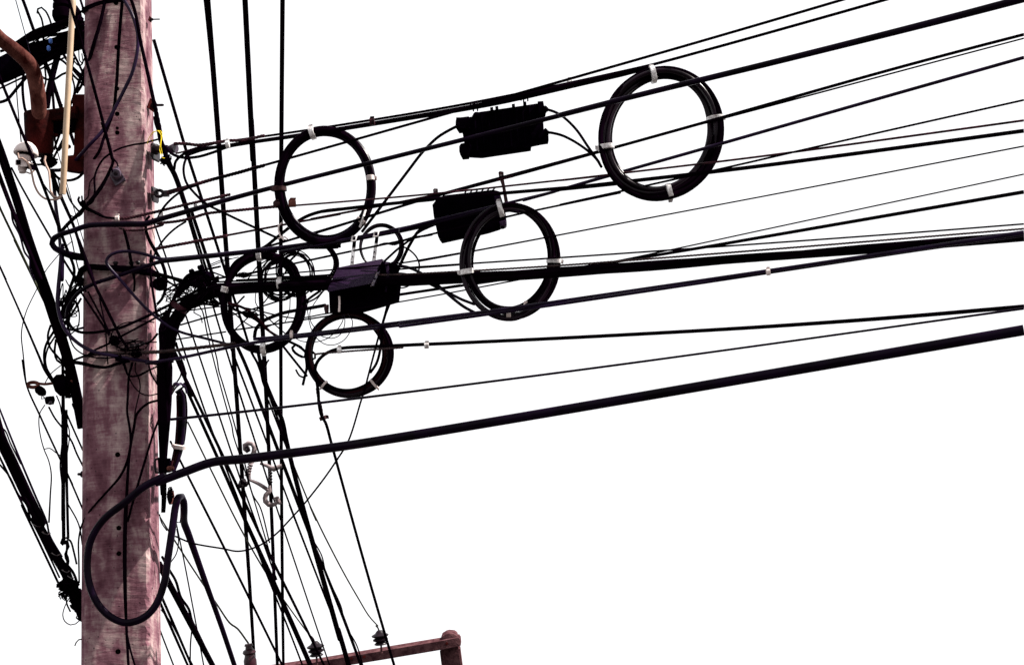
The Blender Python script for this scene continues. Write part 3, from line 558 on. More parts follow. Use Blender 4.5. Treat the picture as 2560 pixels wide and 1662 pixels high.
def terminal_box():
    r = thing('terminal_box', 'dark purple terminal box with a sloping lid hung from two strap brackets', 'terminal box', (905, 785, -.42))
    T = TILES['J']; q = lambda pts, o: [(T[0]+x/K, T[1]+y/K, o) for x, y in pts]
    def qq(pts): return [(T[0]+x/K, T[1]+y/K, o) for x, y, o in pts]
    p3 = [(T[0]+x/K, T[1]+y/K, o) for x, y, o in ((558, 655, -.36), (988, 570, -.38), (460, 880, -.56))]
    pl = lambda pts, fw=0: [(u, v, o-fw) for u, v, o in on_plane([(T[0]+x/K, T[1]+y/K) for x, y in pts], *p3)]
    m = MB(); m.prism(pl([(558, 652), (985, 568), (882, 800), (868, 810), (462, 888), (455, 872)]), .03, 1.6); lid = sub(m, 'lid', 'lid', r)
    m = MB(); m.prism(pl([(984, 570), (1000, 578), (1002, 600), (900, 830), (880, 826), (880, 800)], -.012), .03, 1); sub(m, 'lid_edge_highlight', 'grey', r)  # highlight along the right lid edge, put in as a pale grey strip
    for i in range(5):
        x, y = 972-i*21, 618+i*45; m = MB(); m.prism(q([(x, y), (x+14, y-3), (x-2, y+34), (x-16, y+36)], -.43-.033*i-.02), .02, .6); sub(m, 'latch', 'zinc' if i % 2 == 0 else 'box', r)
    m = MB(); m.prism(q([(470, 875), (880, 795), (985, 590), (1060, 600), (1108, 640), (1140, 800), (1120, 980), (900, 1045), (700, 1098), (680, 1085), (480, 1085), (475, 960)], -.46), .17, 3); sub(m, 'case_body', 'box', r)
    m = MB(); m.prism(q([(1010, 600), (1045, 604), (1060, 700), (1030, 890), (1012, 890), (1030, 700)], -.475), .02, .8); sub(m, 'case_seam', 'lid', r)
    m = MB(); m.prism(q([(1070, 600), (1090, 595), (1105, 650), (1100, 900), (1085, 900), (1085, 700)], -.475), .02, .8); sub(m, 'case_seam', 'box', r)
    for x, y in ((500, 880), (640, 850), (680, 848), (825, 818)):
        m = MB(); m.prism(q([(x, y), (x+34, y-6), (x+34, y+22), (x+2, y+28)], -.575), .03, .8); sub(m, 'latch', 'box', r)
    for pts in ([(702, 395), (735, 392), (712, 625), (674, 632)], [(920, 352), (952, 345), (925, 578), (888, 584)]):
        m = MB(); m.prism(q(pts, -.5), .006, .6); h = sub(m, 'hanger_strap', 's', r)
    for (cx, cy) in ((714, 376), (927, 333)):
        m = MB()     # square wire eye of the strap
        for w_ in (((-24, 24), (-14, -22), (24, -28), (18, 16), (-24, 24)),):
            m.cable([(T[0]+(cx+x)/K, T[1]+(cy+y)/K, -.52) for x, y in w_ for _ in (0,)], 3.6, step=50)
        sub(m, 'strap_buckle', 's', r)
    for pts in ([(702, 398), (735, 395), (730, 455), (696, 455)], [(920, 355), (952, 350), (945, 412), (913, 412)]):
        m = MB(); m.prism(q(pts, -.507), .005, .5); sub(m, 'strap_sleeve', 'box', r)
    for (x, y) in ((694, 600), (700, 545), (905, 548), (912, 500)):
        m = MB(); m.lathe((T[0]+x/K, T[1]+y/K, -.506), (T[0]+x/K, T[1]+y/K, -.498), [(0, 1.6), (1, 1.9)], 8); sub(m, 'strap_hole', 'box', r)
    m = MB(); m.prism(q([(428, 1012), (458, 1008), (455, 1088), (434, 1092), (424, 1050)], -.5), .05, 1); sub(m, 'side_clamp', 'b', r)
    m = MB(); m.cable([(T[0]+x/K, T[1]+y/K, -.53) for x, y in ((572, 930), (575, 1000), (570, 1080))], 4.5); sub(m, 'pale_tie', 'wt', r)
    for (x, y) in ((1125, 640), (1115, 712)):
        m = MB(); m.lathe((T[0]+(x-35)/K, T[1]+y/K, -.5), (T[0]+(x+25)/K, T[1]+(y+2)/K, -.5), [(0, 8), (.35, 8.5), (.4, 6.5), (.7, 7), (.75, 4.5), (1, 4)], 14); sub(m, 'cable_port', 'box', r)
    for (x, y) in ((1080, 940), (1125, 700), (1130, 760), (1100, 900), (1105, 960)):
        m = MB(); m.prism(q([(x-14, y-14), (x+14, y-18), (x+18, y+14), (x-12, y+18)], -.48), .05, 1); sub(m, 'case_lug', 'box', r)
terminal_box()
for i, (lab, s) in enumerate((('hair-thin purple wire loop hanging lowest under the purple box', 'J 600,1100@-.45 610,1150 545,1260 450,1340 330,1370 200,1360 130,1320@-.4'),
        ('hair-thin wire drooping straight under the purple box then curling left', 'J 620,1100@-.45 625,1200 580,1300 500,1335 400,1315@-.45'),
        ('hair-thin wire looping widest to the right under the purple box', 'J 655,1095@-.45 700,1170 690,1240 620,1350 510,1400 420,1385 350,1330@-.45'),
        ('hair-thin wire curving from the large left coil towards the lowest coil', 'J 320,960@-.3 265,1000 270,1100 300,1240 330,1290@-.4'),
        ('hair-thin wire arc left of the purple box', 'J 420,880@-.4 330,1000 290,1080 300,1180 360,1260@-.45'))):
    cable('loose_wire', lab, s, 1.7, 'g', group='hair-thin wires under the purple box', cat='wire')

# ================================================================ hardware bolted to the pole
def px(t, x, y, o): T = TILES[t]; return (T[0]+x/T[2], T[1]+y/T[2], o)
def spool_front():
    r = thing('spool_insulator', 'grey spool insulator on a diamond plate bolted to the pole front', 'insulator', (295, 460, -.06))
    m = MB(); m.prism([px('B', x, y, -.012) for x, y in ((1055, 530), (1130, 440), (1212, 580), (1115, 636))], .011, .8); sub(m, 'square_plate', 'grey', r)
    m = MB(); m.lathe(px('B', 1128, 535, -.01), px('B', 1118, 515, -.12), [(0, 12), (.15, 13.5), (.3, 12), (.42, 8), (.58, 8), (.7, 12), (.85, 13), (1, 10)], 22); sub(m, 'spool', 'grey', r)
    m = MB(); m.lathe(px('B', 1118, 518, -.115), px('B', 1116, 512, -.15), [(0, 5.5), (.5, 5.5), (.55, 3), (1, 3)], 6); sub(m, 'bolt', 'dgrey', r)
    m = MB(); m.cable([px('B', x, y, -.13) for x, y in ((1085, 380), (1078, 440), (1085, 500))], 3.2); m.cable([px('B', x, y, -.13) for x, y in ((1095, 375), (1130, 415), (1140, 450))], 3.2); sub(m, 'tie_wire', 'k', r)
spool_front()
def side_bolt(lab, x, y, l, rr, plate):
    r = thing('pole_bolt', lab, 'bolt', px('R', x, y, .1), 'bolts through the right side of the pole')
    m = MB(); m.lathe(px('R', x, y, .1), px('R', x+l, y-2, .06), [(0, rr), (.9, rr), (.93, rr*.85), (1, rr*.6)], 12); sub(m, 'threaded_rod', 'dgrey', r)
    m = MB(); m.lathe(px('R', x-2, y, .1), px('R', x+18, y, .095), [(0, rr*2.2), (1, rr*2)], 6); sub(m, 'nut', 'dgrey', r)
    m = MB(); m.lathe(px('R', x-8, y, .1), px('R', x-2, y, .098), [(0, plate), (1, plate)], 4); sub(m, 'washer_plate', 'drust', r)
side_bolt('short slim bolt sticking out near the top right of the pole', 105, 190, 88, 1.7, 8)
side_bolt('stubby thick bolt behind the taped cable on the right of the pole', 120, 1018, 108, 3.3, 18)
def spool_side():
    r = thing('spool_insulator', 'dark spool insulator with a pale cone on the right side of the pole', 'insulator', (390, 378, 0), None)
    m = MB(); m.prism([px('F', x, y, .05) for x, y in ((100, 235), (118, 215), (132, 250), (132, 370), (118, 385), (102, 340))], .12, .8); sub(m, 'backing_plate', 'dgrey', r)
    m = MB(); m.lathe(px('F', 130, 285, .06), px('F', 260, 282, .0), [(0, 7), (.08, 13), (.2, 14), (.3, 9), (.5, 9), (.62, 12), (1, 10)], 20); sub(m, 'spool', 'dgrey', r)
    m = MB(); m.lathe(px('F', 245, 288, -.02), px('F', 345, 272, -.05), [(0, 4), (.1, 6), (.85, 12), (1, 11.5)], 20); sub(m, 'cone', 'grey', r)
    tangle('lashing_wire', '', '', px('F', 245, 385, 0)[0], px('F', 245, 385, 0)[1], 17, 17, -.04, 9, 1.8, 'k', 5, root=r, depth=.03)
spool_side()
def eye_nut():
    r = thing('eye_nut', 'dark oval eye nut on a plate, holding the topmost wire', 'eye nut', (400, 488, 0))
    m = MB(); m.prism([px('F', x, y, .06) for x, y in ((105, 645), (120, 642), (132, 690), (132, 770), (120, 790), (106, 740))], .1, .6); sub(m, 'backing_plate', 'dgrey', r)
    m = MB(); c = [px('F', 185+38*math.cos(a), 710+30*math.sin(a), -.0) for a in [i*math.pi/8 for i in range(17)]]; m.tube([P(*p) for p in smooth(c, 3)], .0085, 10); sub(m, 'eye', 'dgrey', r)
    m = MB(); m.prism([px('F', x, y, -.01) for x, y in ((210, 682), (262, 678), (272, 700), (270, 738), (215, 740), (232, 710))], .03, 1.2); sub(m, 'thimble', 'dgrey', r)
    m = MB(); m.lathe(px('F', 122, 710, .04), px('F', 160, 710, .0), [(0, 5), (1, 4)], 10); sub(m, 'shank', 'dgrey', r)
eye_nut()
def ring_bracket():
    r = thing('ring_bracket', 'black ring bracket on the right side of the pole below the strap', 'bracket', (400, 715, 0))
    m = MB(); c = [px('C', 1545+48*math.cos(a), 425+42*math.sin(a), .02) for a in [i*math.pi/8 for i in range(17)]]; m.tube([P(*p) for p in smooth(c, 3)], .013, 10); sub(m, 'ring', 'box', r)
    m = MB(); m.lathe(px('C', 1470, 430, .06), px('C', 1560, 425, .02), [(0, 9), (.3, 9), (.35, 6), (1, 6)], 10); sub(m, 'shank', 'dgrey', r)
ring_bracket()
def pole_strap():
    r = thing('pole_strap', 'dark steel strap with bolts tied round the pole', 'strap', (287, 690, 0))
    m = MB(); m.cable(path('C 770,345@.16 790,290@.04 850,262@-.02 1000,262@-.03 1200,275@-.03 1400,285@-.02 1450,300@.06 1500,330@.14'), 14, n=14); sub(m, 'strap_band', 'k', r)
    for x, y, q in ((1115, 215, 7), (1268, 215, 7), (1332, 208, 6.5), (1385, 235, 8.5)):
        m = MB(); m.lathe(px('C', x, y+25, -.04), px('C', x, y-8, -.05), [(0, q*.7), (.4, q*.7), (.45, q), (.8, q*.95), (1, q*.6)], 8); sub(m, 'bolt', 'dgrey', r)
    m = MB(); m.prism([px('C', x, y, -.045) for x, y in ((1090, 255), (1230, 262), (1425, 270), (1425, 315), (1300, 325), (1090, 300))], .03, 1.5); sub(m, 'clamp_plate', 'box', r)
pole_strap()
def connector():
    r = thing('wire_connector', 'black knot of small connectors hung on the pole front', 'connector', (283, 850, -.06))
    m = MB(); m.prism([px('C', x, y, -.05) for x, y in ((1055, 940), (1080, 920), (1125, 935), (1140, 980), (1110, 1025), (1070, 1010))], .04, 2); sub(m, 'connector_body', 'box', r)
    tangle('wire_knot', '', '', px('C', 1095, 965, 0)[0], px('C', 1095, 965, 0)[1], 14, 16, -.06, 7, 2, 'k', 11, root=r, depth=.02)
connector()
def inline_splice():
    r = thing('inline_splice', 'slim dark inline splice sleeve lying over the silver stay wire', 'splice sleeve', (342, 865, -.06))
    m = MB(); m.lathe(px('C', 1250, 1035, -.06), px('C', 1400, 995, -.07), [(0, 1), (.08, 4.5), (.3, 5.2), (.7, 5.2), (.92, 4.5), (1, 1)], 12); sub(m, 'sleeve', 'dgrey', r)
    for x, y in ((1300, 1020), (1350, 1008)):
        m = MB(); m.lathe(px('C', x, y, -.085), px('C', x, y, -.065), [(0, 1.5), (1, 1.8)], 8); sub(m, 'screw', 'zinc', r)
inline_splice()
tangle('tie_wire', 'knot of thin tie wire on the stay strand at the pole front', 'wire', 338, 882, 20, 12, -.07, 12, 1.8, 'k', 31)
tangle('tie_wire', 'dark knot of cables gathered on the pole below the stay strand', 'wire', 303, 897, 18, 8, -.05, 7, 3.2, 'k', 32)
tangle('tie_wire', 'small black knot on the left edge of the pole under the strap', 'wire', 197, 702, 12, 17, .0, 12, 2.6, 'k', 33)
tangle('tie_wire', 'small black knot at the left pole edge where the cable bends', 'wire', 208, 512, 9, 12, -.02, 8, 2.4, 'k', 34)
tangle('tie_wire', 'black clump of tie wire at the pole edge above the lower clump', 'wire', 175, 760, 12, 22, .05, 9, 2.4, 'k', 35)
def side_nut():
    r = thing('pole_bolt', 'small dark bolt end on the lower left edge of the pole', 'bolt', px('D', 770, 1100, .1))
    m = MB(); m.lathe(px('D', 800, 1100, .1), px('D', 750, 1100, .08), [(0, 3.5), (.9, 3.5), (1, 2.5)], 10); sub(m, 'threaded_rod', 'dgrey', r)
    m = MB(); m.lathe(px('D', 805, 1100, .1), px('D', 782, 1100, .1), [(0, 8), (1, 8)], 6); sub(m, 'nut', 'dgrey', r)
side_nut()
cable('yellow_twine', 'frayed yellow twine tied round the taped cable at the insulator', 'F 70,235@-.06 85,180 130,115 200,108@-.12 215,135 205,200 200,260@-.13 212,310 215,368 240,370@-.1', .9, 'y', cat='twine')
cable('yellow_twine', 'short yellow twine strand hanging over the dark spool insulator', 'F 175,105@-.12 205,150 195,220 190,290 200,335@-.13', .8, 'y', cat='twine')
cable('yellow_twine', 'loose yellow twine wisp on the white edge of the pole', 'F 120,205@-.05 105,170 135,120 165,108@-.1', .6, 'y', cat='twine')

# clamp cluster above the main bundle
def clamp_cluster():
    r = thing('cable_clamp', 'black cluster of clamp bolts over the bend of the main bundle', 'clamp', (497, 705, -.1))
    m = MB(); m.prism([px('G', x, y, -.12) for x, y in ((455, 345), (540, 295), (650, 300), (680, 350), (620, 420), (500, 450))], .07, 3); sub(m, 'clamp_body', 'box', r)
    for x, y, q in ((500, 300, 7), (585, 265, 8), (660, 340, 8), (470, 345, 6), (600, 390, 7), (640, 370, 7)):
        m = MB(); m.lathe(px('G', x-18, y+14, -.14), px('G', x+14, y-8, -.15), [(0, q*.6), (.2, q), (.45, q), (.5, q*.6), (.8, q*.6), (.85, q*.9), (1, q*.7)], 10); sub(m, 'bolt', 'box', r)
    tangle('lashing_wire', '', '', 500, 708, 30, 20, -.12, 12, 2.2, 'k', 6, root=r)
clamp_cluster()
tangle('tie_wire', 'frayed knot of tie wire inside the upper left of the large coil', 'wire', 606, 688, 18, 7, -.15, 8, 1.8, 'k', 41)
tangle('tie_wire', 'thick twisted splice knot in the middle of the large left coil', 'wire', 628, 786, 22, 9, -.15, 12, 2.6, 'k', 42)

# ================================================================ riser right of the pole
bundle('riser_bundle', 'thick black cable riser strapped down the right side of the pole', 'C 1620,690@.06 1590,760; G 215,860@.02 230,1000 238,1150 240,1400@0; H 240,0@-.02 238,300 240,600@-.02 232,850 225,1000 222,1150 228,1300@.02', (16, 32, 41, 40, 38, 32, 21, 15), 12, 12, seed=11, cat='cable bundle')
bundle('riser_bundle', 'short black cable tail at the bottom of the riser', 'H 225,950@-.03 222,1200 228,1350 222,1470@-.02', (20, 17, 12), 4, 8, seed=12, cat='cable bundle')
bundle('hanging_loop_bundle', 'edge-on loop of cables with a white band right of the riser', 'H 360,330@.1 385,300@.1 405,420@.12 405,560 395,700 380,820@.1 345,960 310,1070@.06', (19, 29, 31, 30, 27, 20), 9, 9, seed=15, mats=('k', 'g', 'k', 'r', 'k'), clips=(('H 388,838@.08', 82, 32, 10, 'w'),), cat='cable bundle')
for i, s in enumerate(('H 310,290@.1 340,240@.05 390,222 430,245@.1 450,320@.12', 'H 305,330@.1 350,260@.04 400,228@.06 425,260@.1', 'H 308,310@.1 330,225@.08 350,215 372,232@.1')):
    cable('loose_loop', ('outermost', 'middle', 'innermost')[i]+' pale-lit cable arch over the edge-on loop by the riser', s, 4, 'p')
def u_bolt():
    r = thing('riser_clamp', 'dark clamp with a rusty nut holding the riser bottom', 'clamp', (408, 1175, -.02))
    m = MB(); m.cable([px('H', x, y, -.03) for x, y in ((185, 945), (150, 960), (148, 1050), (155, 1085), (190, 1085))], 5); sub(m, 'u_bolt', 'dgrey', r)
    m = MB(); m.prism([px('H', x, y, -.035) for x, y in ((170, 955), (270, 955), (285, 1085), (180, 1095))], .05, 2); sub(m, 'clamp_body', 'box', r)
    m = MB(); m.lathe(px('H', 270, 1045, -.04), px('H', 325, 1040, -.05), [(0, 6), (.5, 7), (.55, 4.5), (1, 4)], 8); sub(m, 'nut', 'rust', r)
u_bolt()
def red_clip():
    r = thing('rusty_shackle', 'small rusty shackle where the heavy cable turns over', 'shackle', (424, 1240, 0))
    m = MB(); m.prism([px('H', x, y, -.02) for x, y in ((262, 1270), (310, 1262), (318, 1320), (298, 1395), (272, 1370), (258, 1320))], .03, 2); sub(m, 'plate', 'rust', r)
    tangle('lashing_wire', '', '', px('H', 290, 1300, 0)[0], px('H', 290, 1300, 0)[1], 9, 24, -.04, 8, 1.9, 'k', 9, root=r, depth=.02)
red_clip()

# ================================================================ cables on and around the pole
PF = 'cables lying on the pole'
pc = lambda *a, **k: cable(*a, group=PF, **k)
pc('pole_cable', 'glossy cable curving from the top of the pole right then back down left', 'A 1150,-60@-.02 1195,0@-.03 1270,130 1325,300@-.05 1332,420 1315,560 1270,720 1210,870 1120,1050 1000,1250 860,1420@-.04 740,1545@.06; B 690,420@.1 600,480@.14 500,488@.16', 8, 'p')
pc('pole_cable', 'cable falling straight down the upper pole middle then sweeping left', 'A 1185,-30@-.02 1170,150 1140,400 1132,600@-.03 1130,750 1120,860 1100,1050@-.04 1060,1180 1000,1340; B 960,300@-.03 850,450@.05 750,560@.12 650,585 560,560@.16 505,495', (7, 7, 6), 'k',)
pc('pole_cable', 'cable slanting left down the upper pole to its left edge', 'A 1015,0@-.02 1000,80 960,250 920,380@-.02 890,480 850,610@.02 790,720@.2 740,860@.3', (7, 9, 6), 'k')
pc('guy_cable', 'straight black cable in front of the pole, its taped end at the spool insulator', 'Z 155,-20@-.7; A 660,0@-.65 760,300 850,640@-.45 930,900 990,1180@-.25 1040,1350; B 1085,380@-.13', (6.5, 6.5, 7), 'k',
   grips=(('A 985,1185@-.26 1010,1260 1040,1350; B 1055,260 1085,375@-.14', 9, 14, 'k'),))
pc('pole_cable', 'cable from the spool insulator down left to the bend round the pole', 'B 1085,360@-.13 1092,400 1060,490@-.06 1000,610 940,700 840,820@-.04 740,925@.0 650,1010 585,1085@-.02', (6, 9, 9, 8), 'k')
pc('pole_cable', 'thin cable bowing from the spool insulator left and down', 'B 1065,325@-.1 1000,375@-.05 940,470 912,570 915,680 895,790 840,825@-.03', 4.5, 'k')
pc('pole_cable', 'cable arching from behind the dark spool insulator across to the guy cable', 'F 185,185@-.08 150,175@-.04; B 1440,230@-.03 1380,228 1300,238 1180,268 1095,305@-.1', 4.2, 'k')
pc('pole_cable', 'hair-thin wire beside the left edge of the upper pole', 'B 915,545@-.02 870,600 858,680 850,740 822,775@0', 2.3, 'k')
pc('pole_cable', 'cable running from the pole edge knot to the pale clip', 'B 765,745@.0 755,770 800,840@-.02 900,890 1000,935@-.03 1060,946 1140,950@-.06', 5, 'k')
pc('pole_cable', 'second wire beside the cable that leads to the pale clip', 'B 790,735@.0 800,800 850,850@-.02 930,890 1020,940@-.03', 3.5, 'k')
for i, s in enumerate(('A 800,90@.05 830,75@-.01 900,45 1000,15 1180,-10@-.02', 'A 800,125@.05 850,90@-.01 950,45 1060,25@-.02', 'A 1000,0@-.02 1060,15 1180,5@-.02')):
    pc('pole_cable', ('upper', 'lower', 'short')[i]+' wire tied round the very top of the visible pole', s, (6, 4, 8)[i], 'k')
pc('taped_cable', 'taped cable running down the right corner of the pole and off past the insulator', 'Z 262,-60@-.2; A 1265,0@-.14 1370,450@-.08 1430,740@-.06 1490,980@-.06 1520,1130; F 200,200@-.06 240,300 265,400 330,520@-.05 380,650 430,800 460,890@.0', (7, 7.5, 8, 9, 12, 11), 'k',
   grips=(('A 1490,980@-.07 1520,1130 1545,1250; F 205,200@-.07 230,280', 10, 12, 'k'), ('F 265,400@-.07 330,520 380,650 430,800@-.03', 13, 12, 'k')))
pc('taped_cable', 'second taped cable edge showing right of the pole bolt', 'R 140,1130@.0 150,1190 185,1290 215,1400@-.03; F 240,290@-.03 300,440 345,560 395,700@0', (6, 8), 'k')
pc('pole_cable', 'thin cable hanging from the pale clip down through the strap', 'B 1195,1050@-.06 1235,1200@-.04 1255,1330; C 1268,200@-.06 1290,330@-.03 1300,420 1292,500@-.02', (6, 7, 4), 'k')
pc('pole_cable', 'cable bowing from the clip bend over the right pole edge to the ring', 'F 90,930@-.12 65,960 55,1040@-.08 85,1150 160,1290@-.04; G 160,120@.0 220,240 248,350@.02 245,470 210,570 165,620@.06', (6, 8, 8, 6), 'k')
pc('pole_cable', 'thin cable arching left from the twisted wire then down the pole corner', 'F 445,980@-.12 350,1040 260,1120 190,1210 140,1300 112,1380@-.04; G 105,100@-.04 100,250 110,400@-.03 130,580 165,750@-.02', (4.5, 4, 6), 'k')
pc('pole_cable', 'cable sagging in a smile across the pole below the strap', 'C 720,370@.1 690,430 650,560@.1 632,640@.08 650,760 690,840@.04 760,885 850,895@-.03 1000,880 1150,850 1300,790 1450,722@-.05 1500,695@-.05 1700,600; G 400,550@-.08 600,470 760,380@-.1', 6.5, 'k')
pc('pole_cable', 'cable rising right over the pole from the knot of connectors', 'C 850,1110@-.03 900,1070 1050,1000 1150,940@-.05 1300,870 1490,755@-.05 1700,650; G 500,550@-.08', 5, 'k')
pc('pole_cable', 'pale-lit cable end poking left of the pole below the knots', 'C 640,868@.1 700,868@.08 780,852@.03 830,840@.06', 5, 'p')
pc('pole_cable', 'fine wire arching over the connector knot', 'C 1070,930@-.05 1095,870 1180,810 1260,790@-.04 1380,785 1490,795@-.02', 2.3, 'k')
pc('crossing_cable', 'long diagonal cable from the upper left crossing the pole down to the splice sleeve', 'B 500,490@.1 545,620 600,760@.05 660,900 720,1050 780,1220@-.06 830,1390 900,1545; C 760,0@-.1 830,230@-.1 880,340 910,420 1000,600 1110,840 1170,950 1240,1050@-.08', (6, 7, 7, 6), 'k')
pc('crossing_cable', 'thin dark diagonal wire on the pole, leftmost of three', 'C 780,500@-.02 900,680@-.03 980,800 1055,920@-.04', 4.5, 'k')
pc('crossing_cable', 'thin dark diagonal wire on the pole, middle of three', 'C 850,500@-.03 960,700 1020,820 1065,905@-.04', 4, 'k')
pc('crossing_cable', 'fine wire dropping steeply on the pole, right of three', 'C 960,560@-.03 985,680 1015,830 1040,980 1042,1200@-.03', 3, 'k')
pc('crossing_cable', 'thin wire from the bend loop down past the pole edge to the strap', 'C 590,150@.02 640,230 700,320 790,420@-.03 830,500@-.03', 4, 'k')
pc('pole_cable', 'slack cable hanging in a bow below the stay wire on the pole', 'C 720,1180@.08 790,1190@.0 900,1215@-.04 1020,1228 1130,1195@-.05 1250,1165@-.06', (9, 7, 7), 'k')
pc('pole_cable', 'cable end coming off the stay strand towards the left edge of the pole', 'C 720,1155@.06 850,1110@-.03 1000,1085 1200,1085 1280,1070@-.05', 5, 'k')
pc('pole_cable', 'thin arc of wire from the left bundle across to the tie knot', 'C 665,930@.0 720,1040@-.02 820,1110 950,1138@-.04 1200,1130@-.05', 3, 'k')
pc('pole_cable', 'thin wire from the splice sleeve up to the riser', 'C 1395,1000@-.06 1450,980@-.04 1520,900@-.02', 3.5, 'k')
pc('pole_cable', 'second thin wire from the splice sleeve up to the riser', 'C 1410,1010@-.06 1480,960@-.04 1525,905@-.02', 3, 'k')
pc('pole_cable', 'wire crossing level from the connector knot to the riser', 'C 1120,960@-.06 1300,1010@-.05 1420,990 1515,985@-.02', 2.5, 'k')
pc('pole_cable', 'thin wire loop drawn round the splice sleeve', 'C 1240,1080@-.06 1200,1060 1225,1010@-.07 1300,980 1380,980@-.06 1395,1000', 2.8, 'k')
pc('pole_cable', 'short cable swinging from below the stay wire up right to the riser', 'C 1190,1190@-.05 1215,1260 1245,1315@-.05 1320,1310 1420,1265 1540,1210@-.04', 3.6, 'k')
pc('pole_cable', 'cable dropping steeply from the stay wire to the right corner of the pole', 'C 1430,1130@-.05 1440,1220@-.04 1470,1310 1525,1400@-.02', 4, 'k')
pc('pole_cable', 'long vertical cable down the pole front and under the big loop', 'C 1280,1180@-.05 1250,1280; D 1240,180@-.04 1222,350@-.03 1228,500 1250,640 1262,780 1245,950 1222,1100 1218,1300@-.03 1215,1545; E 1215,0@-.03 1205,250 1195,500@-.03 1192,900 1215,1200@-.03 1232,1350 1245,1640@-.02', (5, 5, 6, 7, 9, 9, 6, 6), 'k')
pc('pole_cable', 'cable from the riser curving over and down left across the lower pole', 'D 1530,388@-.02 1440,412@-.03 1360,470 1312,540 1295,640 1275,740@-.035 1255,860 1230,970 1160,1120@-.03 1000,1310 880,1460@-.02; E 850,60@.0 795,180 760,330@.08 748,540 765,750@.15', (5, 6, 5, 3.6, 3.4), 'k')
pc('pole_cable', 'cable slanting from the riser down to join the vertical cable inside the loop', 'D 1535,570@-.02 1480,710@-.03 1420,870 1370,1070 1320,1240 1280,1380 1240,1545@-.04; E 1225,180@-.035', (4.5, 5.5, 5), 'k')
pc('pole_cable', 'fine wire wandering down the pole between the two cables', 'D 1310,20@-.04 1305,100 1345,190 1352,280 1330,380 1305,500 1300,580@-.04', 2.4, 'k')
pc('pole_cable', 'fine wire swinging from the vertical cable over to the riser', 'D 1200,20@-.04 1240,150 1290,250 1370,325 1440,342 1520,325@-.02', 2.4, 'k')
pc('pole_cable', 'cable leaving the vertical cable at the foot of the picture', 'E 1225,1240@-.03 1260,1400 1310,1570@-.02', 4.2, 'k')
pc('pole_cable', 'two-step slack wire left of the riser above the clamp', 'D 1520,60@-.02 1430,105@-.03 1330,155 1250,150@-.03 1190,30@-.04', 3, 'k')
for i, s in enumerate(('E 1540,90@.0 1560,170 1610,245@.1', 'I 355,230@.1 372,350 350,470 290,560@.05', 'I 350,165@.05 385,168@.05 395,120@.05')):
    cable('loose_wire', ('short thin wire arc at the pole edge by the heavy cable', 'thin wire arc bulging right of the heavy cable loop', 'tiny wire hook on the heavy cable loop')[i], s, 2.4, 'k', cat='wire')

pc('pole_cable', 'cable leaving the strap level with its bolts towards the clamp cluster', 'G -20,300@-.03 100,322@.0 250,352 420,395 560,450@-.05', 7.5, 'k')
pc('pole_cable', 'lower cable leaving the strap towards the bend of the main bundle', 'G 0,325@-.02 150,350@.02 300,420 420,480@-.04', 4.5, 'k')
pc('pole_cable', 'outer cable following the riser and bending over at the top', 'G 252,840@-.05 280,700 325,570 390,440 470,355 560,320@-.12', 8, 'k')
pc('pole_cable', 'cable climbing over the clamp cluster and rising to the large coil', 'G 300,640@-.06 370,470@-.12 450,345 520,312 640,285 780,255@-.13', 4.5, 'k')
# ================================================================ left side
LF = 'cables hanging left of the pole'
lc = lambda *a, **k: cable(*a, group=LF, **k)
bundle('left_cable_bundle', 'thick black bundle slanting from the left edge to behind the pole', 'Z -25,285@-.5; B 0,270@-.45 80,510 170,800 280,1110@-.2; C 280,0@-.1 400,400@.05 520,740 620,1030@.2 700,1250 750,1450@.38; D 800,650@.5', (23, 25, 26, 28, 29, 26, 28), 11, 11, seed=6, group=LF)
bundle('left_cable_bundle', 'thinner bundle hugging the left flank of the thick slanting bundle', 'B -30,470@-.4 30,640 110,850@-.3 200,1080 320,1400@-.1 400,1545; C 300,180@-.08 420,560@.05', (14, 13, 11, 9), 4, 7, seed=7, group=LF)
lc('left_cable', 'faint greenish cable left of the thick slanting bundle', 'B -20,800@.3 0,850 150,1180 330,1545; C 140,0@.5 300,310 440,620@.5', 5, 'n')
lc('left_cable', 'wavy cable weaving between the greenish cable and the thick bundle', 'B 110,870@-.2 125,980 190,1110 240,1280 290,1350 290,1420@-.1 330,1545; C 290,230@0 330,340 420,520@.05', 4.5, 'p')
lc('left_cable', 'straight thin wire from the left edge to the little dark insulator box', 'B -20,1370@-.2 0,1415 60,1545; C 0,260@-.2 200,700 390,1130@.0 430,1250 510,1370@.1', (3.5, 4, 6), 'k')
lc('left_cable', 'thin wire bulging far left in a wide arc then down to the pole', 'C 700,10@.2 640,60 560,150 440,300@.1 355,450 250,700 207,900@.1 208,1100 250,1380; D 215,0@.1 260,250 380,540 500,800 590,980@.3 700,1200', (1.6, 1.8, 3, 4, 4), 'k')
lc('left_cable', 'hair-thin purple wire crossing behind the cream conduit', 'A 145,-20@.3 250,360 340,680 450,1080 530,1400 590,1600; B 660,650@.3 800,1150 900,1500@-.02', 1.7, 'p')
lc('left_cable', 'straight cable behind the crossarm at the upper left', 'A 205,-30@1 220,0 330,290 480,750 600,1040 720,1400@1.2', 7, 'k')
lc('left_cable', 'long cable from the left edge past the photocell and down to the pole', 'Z -10,165@-.6; A 0,730@-.6 80,940 170,1180 320,1545@-.4; B 260,230@-.4 400,590 560,980@-.1 640,1240 715,1430@.05 722,1500; C 700,380@.1 680,450 650,600 620,720@.1', (6.5, 6.5, 7, 6), 'k')
lc('left_cable', 'cable slanting down from mid left to the knot at the pole edge', 'B 110,460@.2 180,620 300,820@.2 500,1170 600,1330 700,1500@.1; C 700,320@.05 780,440@.0', (4, 4.5, 5), 'k')
